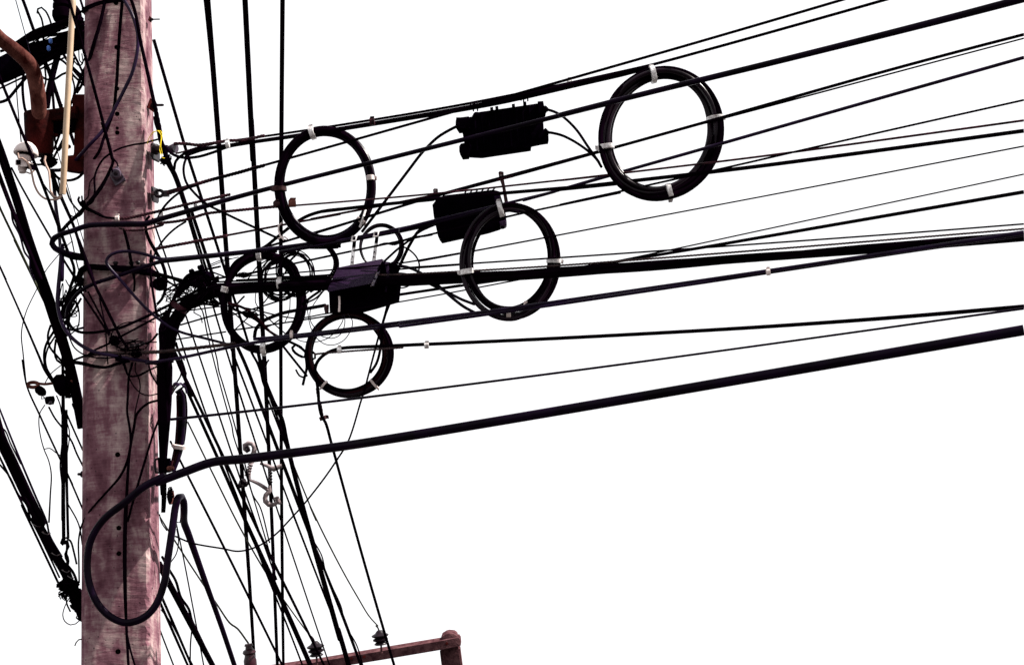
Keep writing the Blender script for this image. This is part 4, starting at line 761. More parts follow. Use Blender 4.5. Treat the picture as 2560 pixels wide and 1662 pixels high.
lc('left_cable', 'black cable dropping behind the cream conduit into the big bend', 'B 500,490@.2 520,620 535,800@.2 555,950 580,1080@.1', 8, 'k')
lc('left_cable', 'second cable dropping behind the conduit and leaning right to the pole', 'B 480,500@.2 560,700 640,870@.2 710,1020 760,1180 800,1330@.25', 6, 'k')
lc('left_cable', 'slim cable curving from the conduit foot to the left pole edge', 'B 630,640@.2 680,780 750,870@.1 770,890', 4, 'k')
lc('left_cable', 'fine wire hanging from the conduit foot and curling at the pole', 'B 560,560@.25 610,780 680,920 740,940@.15 790,910 810,870@.1', 2.6, 'k')
lc('left_cable', 'thin wire crossing the hollow of the big cable bend', 'B 400,590@.1 470,690 530,760@.1 560,770', 3, 'k')
lc('left_cable', 'faint wire running down from the bend loop towards the pole knots', 'B 650,1020@.2 690,1150 720,1290 760,1450@.2; C 790,400@.2', 2.6, 'k')
for i, (s, w_) in enumerate((('C 490,820@.1 462,920 480,1030@.1 560,1130 640,1220 690,1340@.3', 5), ('C 520,880@.1 445,1010 425,1110 440,1220@.1 500,1330 530,1400@.15', 5.5), ('C 530,930@.12 460,1050 438,1160 460,1260@.1 510,1360@.15', 4), ('C 540,960@.1 528,1090 550,1160 590,1190 640,1182@.2', 5),
        ('C 760,420@.1 660,540@.1 580,640 600,620', 5), ('C 790,450@.08 700,560 645,650@.08 610,760', 9), ('C 785,560@.08 700,700 630,790 560,880@.1', 5), ('C 740,470@.1 650,580 600,700@.1 590,780', 4), ('C 720,360@.06 745,400 790,440@.05', 6))):
    lc('slack_loop', ('outer slack loop left of the bundle at mid height', 'wide slack loop hanging lowest left of the bundle', 'slack loop nested inside the wide loop', 'short hook-shaped slack loop at the bundle bend', 'short cable fanning down left from the upper pole knot',
       'thick cable swinging down left from the pole knot', 'cable slanting down left from the pole to the bundle', 'thin cable hanging left of the thick swinging cable', 'stub of cable in the pole edge knot')[i], s, w_, 'k')
lc('left_cable', 'thick black cable hanging straight down left of the pole', 'C 605,1130@.3 608,1300; D 610,100@.3 612,500 615,800@.3 610,1200 610,1545; E 612,0@.3 615,380@.3', (6, 9, 9, 8), 'k')
lc('left_cable', 'second vertical cable right beside the thick hanging cable', 'D 640,480@.28 640,800@.28 638,1100 642,1400; E 650,0@.28 658,320', 6, 'k')
lc('left_cable', 'thin cable bowing left of the vertical pair', 'D 612,700@.26 590,900 582,1030@.26 595,1150 610,1300', 3.6, 'k')
lc('left_cable', 'cable from the small junction down to the vertical pair and pole', 'D 470,450@.25 530,560 600,650@.3 690,780@.35 740,900 800,1020@.45', 4, 'k')
lc('left_cable', 'thin wire dropping from the small junction in a long wave', 'D 435,430@.2 385,510 375,600@.2 390,730 425,860 470,970 495,1100@.2 490,1300 475,1545; E 470,190@.2', (2, 2.5, 4), 'k')
for i, (s, w_) in enumerate((('D 635,500@.4 700,650 800,870@.5', 4), ('D 640,580@.3 672,700 660,830 640,950@.3', 2.3), ('D 640,1070@.4 700,1200 800,1440@.5', 4), ('D 645,1370@.3 740,1545; E 740,130@.3 770,220 795,380@.4', 3), ('D 620,100@.35 700,260 780,400@.5', 5), ('D 500,170@.2 620,390@.25', 2), ('D 425,860@.2 480,850 550,900 600,925 640,910@.28', 2),
       ('C 600,1200@.2 500,1275; D 470,160@.18 430,230', 2), ('D 545,340@.2 580,430@.22 595,520@.26', 2.6), ('D 720,420@.45 800,600@.55', 14))):
    lc('left_wire', ('thin wire slanting right from the dark box to the pole', 'fine wire bow right of the vertical pair', 'thin wire slanting from the vertical pair to the lower pole', 'wire dropping beside the pole to the lower tangle', 'cable passing just right of the dark insulator box', 'fine wire strung between the small fittings',
        'fine wire swag crossing the vertical pair', 'hair-thin wire over the rusty eye bolt', 'fine wire below the dark insulator box', 'thick cable stub passing behind the left edge of the pole')[i], s, w_, 'k', cat='wire')
bundle('lower_left_bundle', 'thick black bundle from the lower left edge up against the pole base', 'Z -30,900@-.6; D 0,740@-.5 100,960 250,1290 400,1600@-.1; E 330,120@.0 430,300 560,530@.1 640,660 690,820@.2 750,960 800,1090@.4', (28, 30, 30, 29, 27, 27, 23), 11, 11.5, seed=17, group=LF)
lc('left_cable', 'thin cable running parallel above the lower left bundle', 'D -20,430@-.3 0,480 80,700 200,980 330,1300@-.1 450,1560; E 480,290@.1 600,500', (4, 5, 4), 'p')
lc('left_cable', 'cable pair running parallel below the lower left bundle', 'D -20,900@-.3 80,1110 180,1300 290,1545; E 210,0@-.1 380,380 560,745@.1', 5, 'k')
lc('left_cable', 'wavy fine wire clinging to the top of the lower left bundle', 'D 0,640@-.5 50,680 100,800 150,900 200,1000@-.3', 3, 'k')
lc('left_cable', 'thin cable weaving along the underside of the lower left bundle', 'D 0,1010@-.4 90,1120 180,1300 260,1400 310,1545@-.1; E 270,90@-.05 380,260 500,520 575,700@.1', 4, 'k')
for i, (x, y, dx) in enumerate(((370, 200, 85), (450, 275, 60), (545, 478, 70), (640, 640, 60), (690, 700, 50))):
    cable('tie_wire', ('topmost', 'second', 'third', 'fourth', 'lowest')[i]+' shiny tie wire ringed round the lower left bundle', 'E %d,%d@-.12 %d,%d@-.16 %d,%d@-.08' % (x-dx/2-10, y-16, x+8, y+10, x+dx*.6, y-6), 1.8, 'rope', cat='wire', group='tie wires on the lower left bundle')
tangle('cable_knot', 'ragged black knot of cable ends where the lower bundle meets the pole', 'cable knot', 172, 1463, 30, 17, .15, 34, 3.6, 'k', 51, depth=.1)
tangle('cable_knot', 'ragged black tail of the lower bundle against the pole edge', 'cable knot', 193, 1500, 20, 30, .3, 24, 3.8, 'k', 52, depth=.08)
tangle('cable_knot', 'thin wire knot beneath the lower bundle', 'cable knot', 160, 1487, 16, 14, .12, 9, 2, 'k', 53, depth=.05)
lc('loose_wire', 'thin wire circle hanging under the lower knot', 'E 665,900@.15 625,980 606,1060 625,1120 680,1155@.2 730,1145 765,1115', 2, 'p', cat='wire')
lc('loose_wire', 'short stiff wire tail poking down from the lower knot', 'E 640,860@.15 645,950 680,1028', 3.4, 'k', cat='wire')
lc('loose_wire', 'hooked wire above the lower knot', 'E 740,570@.2 715,460 680,345@.2 640,315 600,330 588,365 610,385@.2', 4.4, 'k', cat='wire')
lc('loose_wire', 'knotted wire end beneath the hooked wire', 'E 640,340@.2 655,400 635,470 655,540 650,580@.2', 7, 'k', cat='wire', jit=.35)
lc('loose_wire', 'cable rising out of the lower knot beside the pole', 'E 650,580@.2 700,640 735,720 740,760@.2', 6, 'k', cat='wire')
lc('loose_wire', 'tiny frayed wire sprouting from the lower left edge of the pole', 'E 800,1290@.05 760,1298 735,1325 722,1358@.05', 2.4, 'n', cat='wire')
lc('loose_wire', 'square-bent wire end at the pole edge low down', 'E 790,1120@.2 735,1085 745,1065 775,1075@.2', 3, 'k', cat='wire')
def left_hardware():
    r = thing('rusty_eye_bolt', 'rusty oval eye bolt reaching left from the pole', 'eye bolt', (95, 962, .15))
    m = MB(); c = [px('D', 320+52*math.cos(a), 238+24*math.sin(a), .15) for a in [i*math.pi/8 for i in range(17)]]; m.tube([P(*p) for p in smooth(c, 3)], .009, 10); sub(m, 'eye', 'rust', r)
    m = MB(); m.cable([px('D', x, y, .15) for x, y in ((370, 225), (430, 232), (520, 222), (640, 212), (700, 205))], 6); sub(m, 'shank', 'rust', r)
    r = thing('strain_insulator', 'dark block insulator threaded on the eye bolt shank', 'insulator', (147, 970, .15))
    m = MB(); m.prism([px('D', x, y, .1) for x, y in ((510, 175), (542, 140), (635, 188), (638, 330), (580, 348), (530, 300), (508, 235))], .09, 2.5); sub(m, 'block', 'box', r)
    tangle('lashing_wire', '', '', px('D', 655, 230, 0)[0], px('D', 655, 230, 0)[1], 12, 18, .15, 10, 1.8, 'k', 61, root=r, depth=.04)
    tangle('lashing_wire', '', '', px('D', 660, 345, 0)[0], px('D', 660, 345, 0)[1], 10, 6, .15, 8, 2.6, 'k', 62, root=r, depth=.04)
    r = thing('egg_insulator', 'small dark egg-shaped insulator hanging from the rusty eye', 'insulator', (101, 978, .15))
    m = MB(); m.lathe(px('D', 345, 262, .15), px('D', 440, 335, .15), [(0, 1), (.12, 8), (.3, 11), (.6, 11.5), (.85, 8), (1, 2)], 14); sub(m, 'body', 'box', r)
    r = thing('tap_clamp', 'little black tap clamp with a round end below the eye bolt', 'clamp', (120, 1005, .15))
    m = MB(); m.prism([px('D', x, y, .13) for x, y in ((440, 352), (488, 350), (498, 390), (485, 432), (440, 425), (430, 385))], .05, 1.5); sub(m, 'clamp_body', 'box', r)
    m = MB(); m.lathe(px('D', 478, 425, .12), px('D', 492, 400, .11), [(0, 3.5), (1, 3.2)], 10); sub(m, 'bolt', 'grey', r)
    m = MB(); m.cable([px('D', x, y, .14) for x, y in ((405, 345), (400, 375), (425, 370), (420, 350), (440, 380))], 2); sub(m, 'wire_pigtail', 'k', r)
left_hardware()

# ================================================================ street lamp arm, photocell, conduit
def lamp_arm():
    r = thing('street_lamp_arm', 'rusty curved street lamp arm held by a rusty bracket left of the pole', 'lamp arm', (80, 400, .1))
    m = MB(); m.cable(path('Z -40,45@-.5; A 0,375@-.3 90,445 180,520 265,600 320,690 345,800 365,920 378,1100 380,1200@.05'), (31, 33, 36, 36, 35), n=24); sub(m, 'curved_pipe', 'rust', r)
    m = MB(); m.lathe(px('A', 375, 1090, .06), px('A', 385, 1500, .1), [(0, 34), (.03, 36), (.3, 35.5), (.9, 33), (1, 28)], 24); sub(m, 'socket', 'drust', r)
    m = MB(); m.prism([px('A', x, y, .05) for x, y in ((330, 1075), (400, 1065), (490, 1055), (730, 1020), (735, 1140), (480, 1168), (400, 1180))], .08, 1.5); sub(m, 'upper_bar', 'drust', r)
    m = MB(); m.prism([px('A', x, y, .08) for x, y in ((470, 1178), (720, 1158), (720, 1250), (480, 1275))], .1, 1.5); sub(m, 'lower_bar', 'box', r)
    m = MB(); m.prism([px('A', x, y, .1) for x, y in ((700, 920), (740, 912), (822, 912), (822, 1600), (725, 1610), (700, 1530), (712, 1480), (718, 1300), (700, 1060))], .12, 1.5); sub(m, 'mounting_channel', 'drust', r)
    m = MB(); m.prism([px('B', x, y, .08) for x, y in ((600, 385), (650, 345), (820, 325), (820, 495), (760, 505), (590, 480))], .12, 1.5); sub(m, 'bottom_plate', 'drust', r)
    for x, y in ((530, 1310), (655, 1420)):
        m = MB(); m.lathe(px('A', x, y, .1), px('A', x+16, y-3, .09), [(0, 6), (1, 5)], 6); sub(m, 'bolt', 'drust', r)
    tangle('lashing_wire', '', '', 122, 403, 22, 18, .12, 22, 3.2, 'k', 71, root=r, depth=.07)
lamp_arm()
cable('conduit', 'cream plastic conduit hanging in front of the lamp bracket', 'Z 160,-25@-.2; A 703,0@-.2 695,200 665,700 640,1200@-.12; B 628,300@-.1 605,718@-.05', (13, 13.5, 14), 'pvc', cat='conduit')
def photocell():
    r = thing('photocell', 'white domed lamp photocell under the rusty bracket', 'photocell', (62, 385, -.05))
    a, b = px('B', 255, 222, -.05), px('B', 215, 505, -.05)
    m = MB(); m.lathe(px('B', 268, 218, -.05), px('B', 248, 335, -.05), [(0, 4), (.06, 12), (.25, 20), (.5, 26), (.75, 29), (.92, 30), (1, 29), (1, 22)], 28); sub(m, 'dome', 'w', r)
    m = MB(); m.lathe(px('B', 248, 325, -.05), px('B', 243, 356, -.05), [(0, 22), (1, 21)], 24); sub(m, 'dark_gasket', 'box', r)
    m = MB(); m.lathe(px('B', 243, 352, -.05), px('B', 235, 400, -.05), [(0, 18), (.3, 19), (.6, 17), (1, 15)], 24); sub(m, 'body', 'w', r)
    m = MB(); m.prism([px('B', x, y, -.1) for x, y in ((148, 385), (200, 375), (262, 395), (262, 450), (205, 455), (148, 435))], .1, 1.2); sub(m, 'terminal_block', 'w', r)
    m = MB(); m.prism([px('B', x, y, -.108) for x, y in ((155, 388), (195, 384), (195, 428), (155, 428))], .02, .5); sub(m, 'dark_window', 'box', r)
    m = MB(); m.prism([px('B', x, y, -.09) for x, y in ((225, 400), (290, 420), (290, 470), (225, 455))], .1, 1); sub(m, 'terminal_cover', 'box', r)
    m = MB(); m.lathe(px('B', 215, 455, -.06), px('B', 218, 508, -.06), [(0, 11.5), (.5, 11), (.6, 9.5), (1, 8.5)], 18); sub(m, 'foot', 'w', r)
photocell()
cable('lamp_cord', 'cream cord looping from the photocell down to the conduit end', 'B 172,320@-.12 180,372 215,370 258,400 295,470 312,540 330,620 375,710 440,762 520,770 575,758 600,728@-.05', 4.2, 'wc', cat='cord')
cable('lamp_cord', 'cream cord dropping from the socket to the conduit end', 'B 440,350@-.02 430,392 445,440 470,490 482,600 492,690 520,740 560,750 595,728@-.05', 4.6, 'wc', cat='cord')
cable('lamp_cord', 'short cream cord tail under the photocell', 'B 255,505@-.05 290,518 320,500 330,485@-.02', 3, 'wc', cat='cord')

# ================================================================ crossarm and tangle at the upper left
def left_crossarm():
    r = thing('crossarm', 'dark crossarm bearing tangled cables at the upper left', 'crossarm', (100, 150, .5))
    m = MB(); m.prism([px('A', x, y, .4) for x, y in ((-120, 590), (0, 548), (230, 430), (500, 370), (620, 330), (830, 260), (830, 400), (640, 460), (500, 500), (240, 640), (0, 750), (-120, 790))], .12, 2); sub(m, 'beam', 'box', r)
    for x, y in ((486, 400), (468, 472)):
        m = MB(); m.lathe(px('A', x, y-26, .2), px('A', x+4, y+20, .2), [(0, 3), (.2, 4.5), (.8, 4.5), (1, 3)], 12); sub(m, 'blue_cap', 'blue', r)
left_crossarm()
def top_insulator():
    r = thing('bell_insulator', 'black bell insulator standing on the crossarm left of the pole', 'insulator', (165, 50, .4))
    m = MB(); m.lathe(px('A', 610, 240, .42), px('A', 585, -60, .42), [(0, 5), (.12, 6), (.16, 22), (.3, 25), (.42, 24), (.5, 16), (.56, 22), (.66, 21), (.72, 15), (.78, 20), (.88, 18), (.94, 12), (1, 8)], 24); sub(m, 'bells', 'k', r)
    m = MB(); m.lathe(px('A', 740, 200, .42), px('A', 735, 60, .42), [(0, 5), (.1, 14), (.6, 12), (.9, 5), (1, 3)], 18); sub(m, 'side_bell', 'k', r)
top_insulator()
UL = 'cables round the upper left crossarm'
ul = [('A 150,415@.35 330,300 480,245@.35 650,190 810,100', 5), ('A 200,400@.3 330,330 560,235 700,200 830,215', 4), ('A -10,860@.3 220,760 420,650 640,550@.35', 4), ('A -10,990@.2 60,970 180,840@.2 300,700 430,600 560,520', 7),
      ('A 330,660@.3 400,740 450,768 520,770 600,720 650,700@.3', 5), ('A 235,640@.35 218,850 240,1050 262,1110@.2', 6), ('A 580,450@.4 540,600 500,760 470,900 450,1040@.4', 14), ('A 400,540@.45 480,700 520,830 590,1040@.5', 9),
      ('A 590,490@.4 640,570 720,690 820,800@.4', 6), ('A 700,500@.35 760,620 825,760@.3', 5), ('A 830,640@.2 760,790 690,1000 600,1200 520,1450@.3', 5), ('A 825,700@.2 790,820 740,900@.2', 6), ('A 150,700@.5 155,950 175,1200 205,1375@.5', 2.3), ('A 430,620@.4 440,800 400,900@.4', 4),
      ('A 360,130@.3 365,90 400,75 440,110 480,190 498,250@.35', 4), ('A 362,110@.3 400,180 418,280 420,400@.35', 4), ('A 560,560@.4 640,620 700,720 820,830@.4', 5), ('A 0,400@.35 150,420 350,350 600,330 820,260@.4', 8), ('A 0,500@.35 200,440 420,470 600,430 700,360@.4', 6),
      ('A 720,560@.3 690,700 720,860 690,1000@.35', 4), ('A 690,640@.3 800,740@.3 830,760', 5), ('A 600,1010@.3 530,1300; B 560,300@.3 640,180', 4), ('A 500,780@.4 520,1050@.4', 6), ('A 770,-20@.5 820,140@.4', 5), ('A 820,560@.3 770,640 700,560@.3 720,480', 3),
      ('A 680,1270@.5 720,1400@.5', 6), ('A 690,430@.3 730,440 720,490 680,480@.3', 4), ('B 640,130@.3 500,400@.3', 5), ('B 340,430@.2 400,430 440,400@.2 520,430', 5), ('B 480,480@.25 560,490 650,470@.2', 5), ('A 760,480@.3 770,590 800,620 790,520@.3', 2.2)]
nm = ['upper cable draped along the top of the left crossarm', 'second cable draped along the top of the left crossarm', 'slim cable leaving the crossarm tangle for the left edge', 'cable drooping from the crossarm past the lamp arm to the left edge', 'cable sagging between lamp arm and conduit', 'cable hanging straight beside the lamp arm bend',
      'thick dark leg of the cable cross left of the conduit', 'other leg of the cable cross left of the conduit', 'cable running from the tangle right to the pole edge', 'short cable between conduit and pole under the tangle', 'cable slanting from the pole left behind the conduit', 'short thick stub at the pole edge behind the conduit',
      'hair-thin wire hanging left of the lamp socket', 'thin cable twisting below the crossarm middle', 'outer arch of the tall wire loop on the crossarm', 'inner leg of the tall wire loop on the crossarm', 'cable diving from the tangle to the pole', 'cable lashed along the front of the crossarm', 'wavy cable lashed along the lower crossarm front',
      'thin wavy wire just right of the conduit', 'short cable meeting the left pole edge', 'wire crossing behind the lamp bracket', 'straight cable behind the cable cross', 'cable at the very top just left of the pole', 'small kinked wire between conduit and pole', 'cable glimpsed between bracket bars', 'small wire ring right of the conduit',
      'wire slanting behind the conduit foot', 'curly wire under the lamp socket', 'short level cable behind the conduit foot', 'fine wire ring by the upper pole edge']
for (s, w_), l_ in zip(ul, nm): cable('tangle_cable', l_, s, w_, 'k', group=UL)
tangle('cable_tangle', 'dense black tangle of wires on the left crossarm', 'cable tangle', 115, 82, 80, 15, .36, 22, 2.0, 'k', 81, depth=.1, slope=-.38)
tangle('cable_tangle', 'black knot of wires between conduit and upper pole', 'cable tangle', 198, 62, 14, 26, .36, 18, 3, 'k', 82, depth=.07)
tangle('cable_tangle', 'black knot of wires left of the conduit below the crossarm', 'cable tangle', 132, 125, 40, 20, .42, 20, 2.6, 'k', 83, depth=.08, slope=-.3)

# ================================================================ power lines running away up the street
PL = 'power lines overhead running down the street'
for lab, s, w_ in (('leftmost of the three thick power lines running steeply down the picture', 'Z 480,-30@2.4 484,0@2.5; R 740,1000@3.6 770,1545; F 830,1100@4.5; G 880,900@5.3; H 960,700@6.2; I 1040,500@7 1080,1000 1110,1600@8.2', (13, 12, 11, 9.5, 8, 7)),
                   ('middle of the three thick power lines running steeply down the picture', 'Z 568,-30@2.4; R 1015,0@2.5 1090,1545@3.6; F 1075,0@3.4 1150,1500@4.9; G 1180,700@5.2 1200,1300; H 1240,600@6.2 1265,1300; I 1300,700@7 1328,1600@8.2', (13, 12, 11, 9.5, 8, 7)),
                   ('rightmost of the three thick power lines, hanging almost plumb', 'Z 657,-30@2.4; R 1375,0@2.5 1365,1545@3.6; G 1355,0@4.5 1345,1545@5.8; I 1355,700@7.2 1385,1600@8.2', (11, 10, 9, 8, 7, 6)),
                   ('thin wire closing in on the leftmost thick power line', 'Z 471,-30@2.6; R 635,0@2.7 665,350 700,800 730,1100@3.3', (4, 4))):
    cable('power_line', lab, s, w_, 'k', group=PL, cat='power line')

# ================================================================ wires running away down the street (lower right)
ST = 'wires slanting down the street to the far pole'
st = [
 ('lowest-left thick street cable emerging behind the pole foot', 'I 180,560@.4 260,740@.5 500,1160@2 730,1600@4', (15, 14, 12)),
 ('wavy street cable clinging to the thick one behind the pole foot', 'I 215,500@.5 280,620 345,730@.8 395,890 470,1000 500,1110@2 560,1230 740,1600@4', (6, 6, 4)),
 ('lower street cable of the pair close to the pole foot', 'I 190,840@.5 360,1200@1.5 520,1600@4', (6, 6, 5)),
 ('upper street cable of the pair close to the pole foot', 'I 190,930@.5 330,1250@1.5 485,1600@4', (6, 6, 5)),
 ('fine street wire between the pair close to the pole foot', 'I 205,1010@.5 290,1120@1 420,1360 540,1600@4', 2.6),
 ('lowest thin street wire leaving the pole foot', 'I 195,1210@.5 250,1360@1.5 345,1600@3', 3.4),
 ('steep thin street wire just right of the pole foot', 'I 345,150@.5 430,500@1 480,800 540,1160@2.5 600,1450 625,1600@4', 2.8),
 ('short hanging wire under the thick lower street cable', 'I 500,1210@2 488,1330 484,1520 480,1600@2.4', 3),
 ('green-tinged wire running to the left far insulator', 'I 195,120@.6 290,270 420,480@2 590,750 740,960@4 870,1140 940,1190 1045,1330@5.8', (3.4, 3.4, 4)),
 ('street wire fourth right of the heavy loop, straight and thin', 'H 295,785@.3 460,1110@1 680,1545; I 800,380@4 1080,950 1310,1400 1400,1600@8', (4.5, 5.5, 5.5, 5)),
 ('green-tinged wire running to the middle far insulator', 'H 462,600@.6 640,980 920,1545@3; I 1000,300@4 1180,600 1300,820 1480,1080 1640,1260@8', (3.6, 3.6, 2.4)),
 ('dark street cable just right of the riser', 'G 330,1095@.2 400,1290 500,1500@.6; H 430,230@.8 560,560@1.5 760,970 900,1250 1010,1545@3.5; I 1120,400 1300,760@5.5 1450,1080 1670,1600@8', (7, 7, 8, 11, 11)),
 ('second dark street cable right of the riser', 'G 340,1085@.2 440,1290@.5; H 370,30@.7 500,300 640,570@1.5 810,950 960,1250@3; I 1020,0@3.5 1200,370 1350,700@5.5 1500,980 1660,1280 1800,1590@8', (6, 7, 7, 6.5, 5)),
 ('third street cable from the riser meeting the second below the level wire', 'G 340,830@.2 380,930 450,1150@.5; H 450,0 630,530@1.5 700,700 830,1040 950,1380@3; I 1060,200@4 1180,600 1300,860@6 1400,1110 1500,1340 1590,1600@8', (4, 4.4, 4)),
 ('street wire starting from the red twisted grip end', 'F 120,950@.1 220,1210 320,1545@.3; G 330,400@.6 450,740 590,1160@1; H 770,560@2 900,940 1000,1250 1100,1545@3.5; I 1240,480@4.8 1320,720', 3.9),
 ('kinked street wire hanging from the splice inside the large coil', 'G 560,620@.1 600,680 640,900@.4 700,1160@.8; H 780,260@1.5 840,500 890,650 900,720 990,960@2.5 1080,1300; I 1130,20@3.5 1240,430 1300,620@5', 2.9),
 ('companion of the kinked street wire, curving at the top', 'G 620,620@.1 650,780 690,950@.5 745,1160@.8; H 760,100 800,220@1.5 880,480 950,740 1010,980 1090,1300@3; I 1160,20@3.5 1250,360@5', 3),
 ('street wire crossing the large coil on its left side', 'G 640,400@0 690,570@.3 730,750 800,960 865,1160@.8; H 940,250@1.5 1030,560 1150,910 1250,1200@3; I 1310,0@4 1380,230 1480,500 1650,980@6.5 1750,1340 1850,1600@8', (4, 4.4, 3.4, 3)),
 ('street wire leaving the bottom left of the large coil', 'G 880,1050@.1 935,1160@.5; H 1100,480@1.6 1250,850 1400,1250@3; I 1440,0@3.8 1600,400 1840,1020@7', (5, 4, 3.6)),
 ('thick street cable leaving the bottom of the large coil', 'G 940,1030@.0 1000,1160@.3 1050,1280; H 1100,250@1 1200,530@1.8 1330,860 1420,1100@3 1560,1500; I 1600,150@4.3 1665,345@4.8', (8, 8, 9)),
 ('thick street cable running from the coil clip past the suspension clamp', 'G 1140,1080@.0 1165,1200 1200,1400@.4; H 1190,180@.8 1290,400@1.2 1370,570 1415,760@2 1440,930 1510,1200@3 1600,1545; I 1650,300@4.5 1760,700 1850,1000@6 1931,1290; O 560,1200@7.2 680,1600@8.3', (8, 10, 11, 12, 12, 11)),
 ('thin street wire beside the cable from the coil clip', 'G 1190,1180@.1 1215,1380@.4 1300,1560; H 1240,260@.8 1320,570@1.6 1370,690', 4),
 ('street cable splitting right from the thick one low down', 'H 1240,390@1.1 1320,580@1.6 1400,830@2.4 1470,980', 4),
 ('green-tinged wire running to the right far insulator', 'H 1470,980@3 1580,1280 1700,1545@4.2; O 290,10@4.2 420,300 600,660@6 740,910 860,1070 945,1165@8.2', (3.4, 3.2, 2.6)),
 ('long street cable from the pole top passing behind the coil band', 'R 133,385@.3 210,660 330,1060 440,1430@.5; F 470,400@.7 600,775 720,1130@1.2 830,1480; G 910,570@1.8 1000,850 1080,1090 1130,1180@2.3; H 1190,170@2.5 1300,480 1400,760@3.2', (7.5, 7, 6, 5)),
 ('first of three parallel street cables under the taped cable', 'F 440,860@.05 530,1210 590,1420@.4; G 620,290@.5 680,480@.7', 5),
 ('second of three parallel street cables under the taped cable', 'F 462,870@.04 560,1190 620,1400@.35; G 640,270@.5 700,470', 5.5),
 ('third and thickest of three parallel street cables under the taped cable', 'F 490,860@.03 570,1090 640,1310@.3; G 660,230@.45 740,450@.7 790,620', 8),
 ('twin-strand street cable on the right flank of the lowest thick one', 'O 310,330@5 380,470@5.4 450,700 560,950@6.6 640,1160 740,1400 800,1600@8.3', (3, 7, 7, 6)),
 ('fine wavy wire twisted about the twin-strand street cable', 'O 300,310@5 400,480@5.3 440,640 500,800@6 590,980 630,1150@7 740,1350 800,1545@8.2', 2.8),
 ('thin street wire left of the lowest thick one, starting high', 'O 90,0@3.9 250,420@5 400,800 485,1020@7', 3.4),
 ('slack loop of wire right of the riser above the edge-on loop', 'G 340,1000@.1 400,1150 440,1290 430,1400 390,1440@.1', 4),
 ('thin wire bowing beside the edge-on loop', 'G 400,1150@.15 395,1300 340,1395@.12', 3.6),
]
for lab, s, w_ in st: cable('street_wire', lab, s, w_, 'n' if lab.startswith('green') else 'k', group=ST, cat='wire')
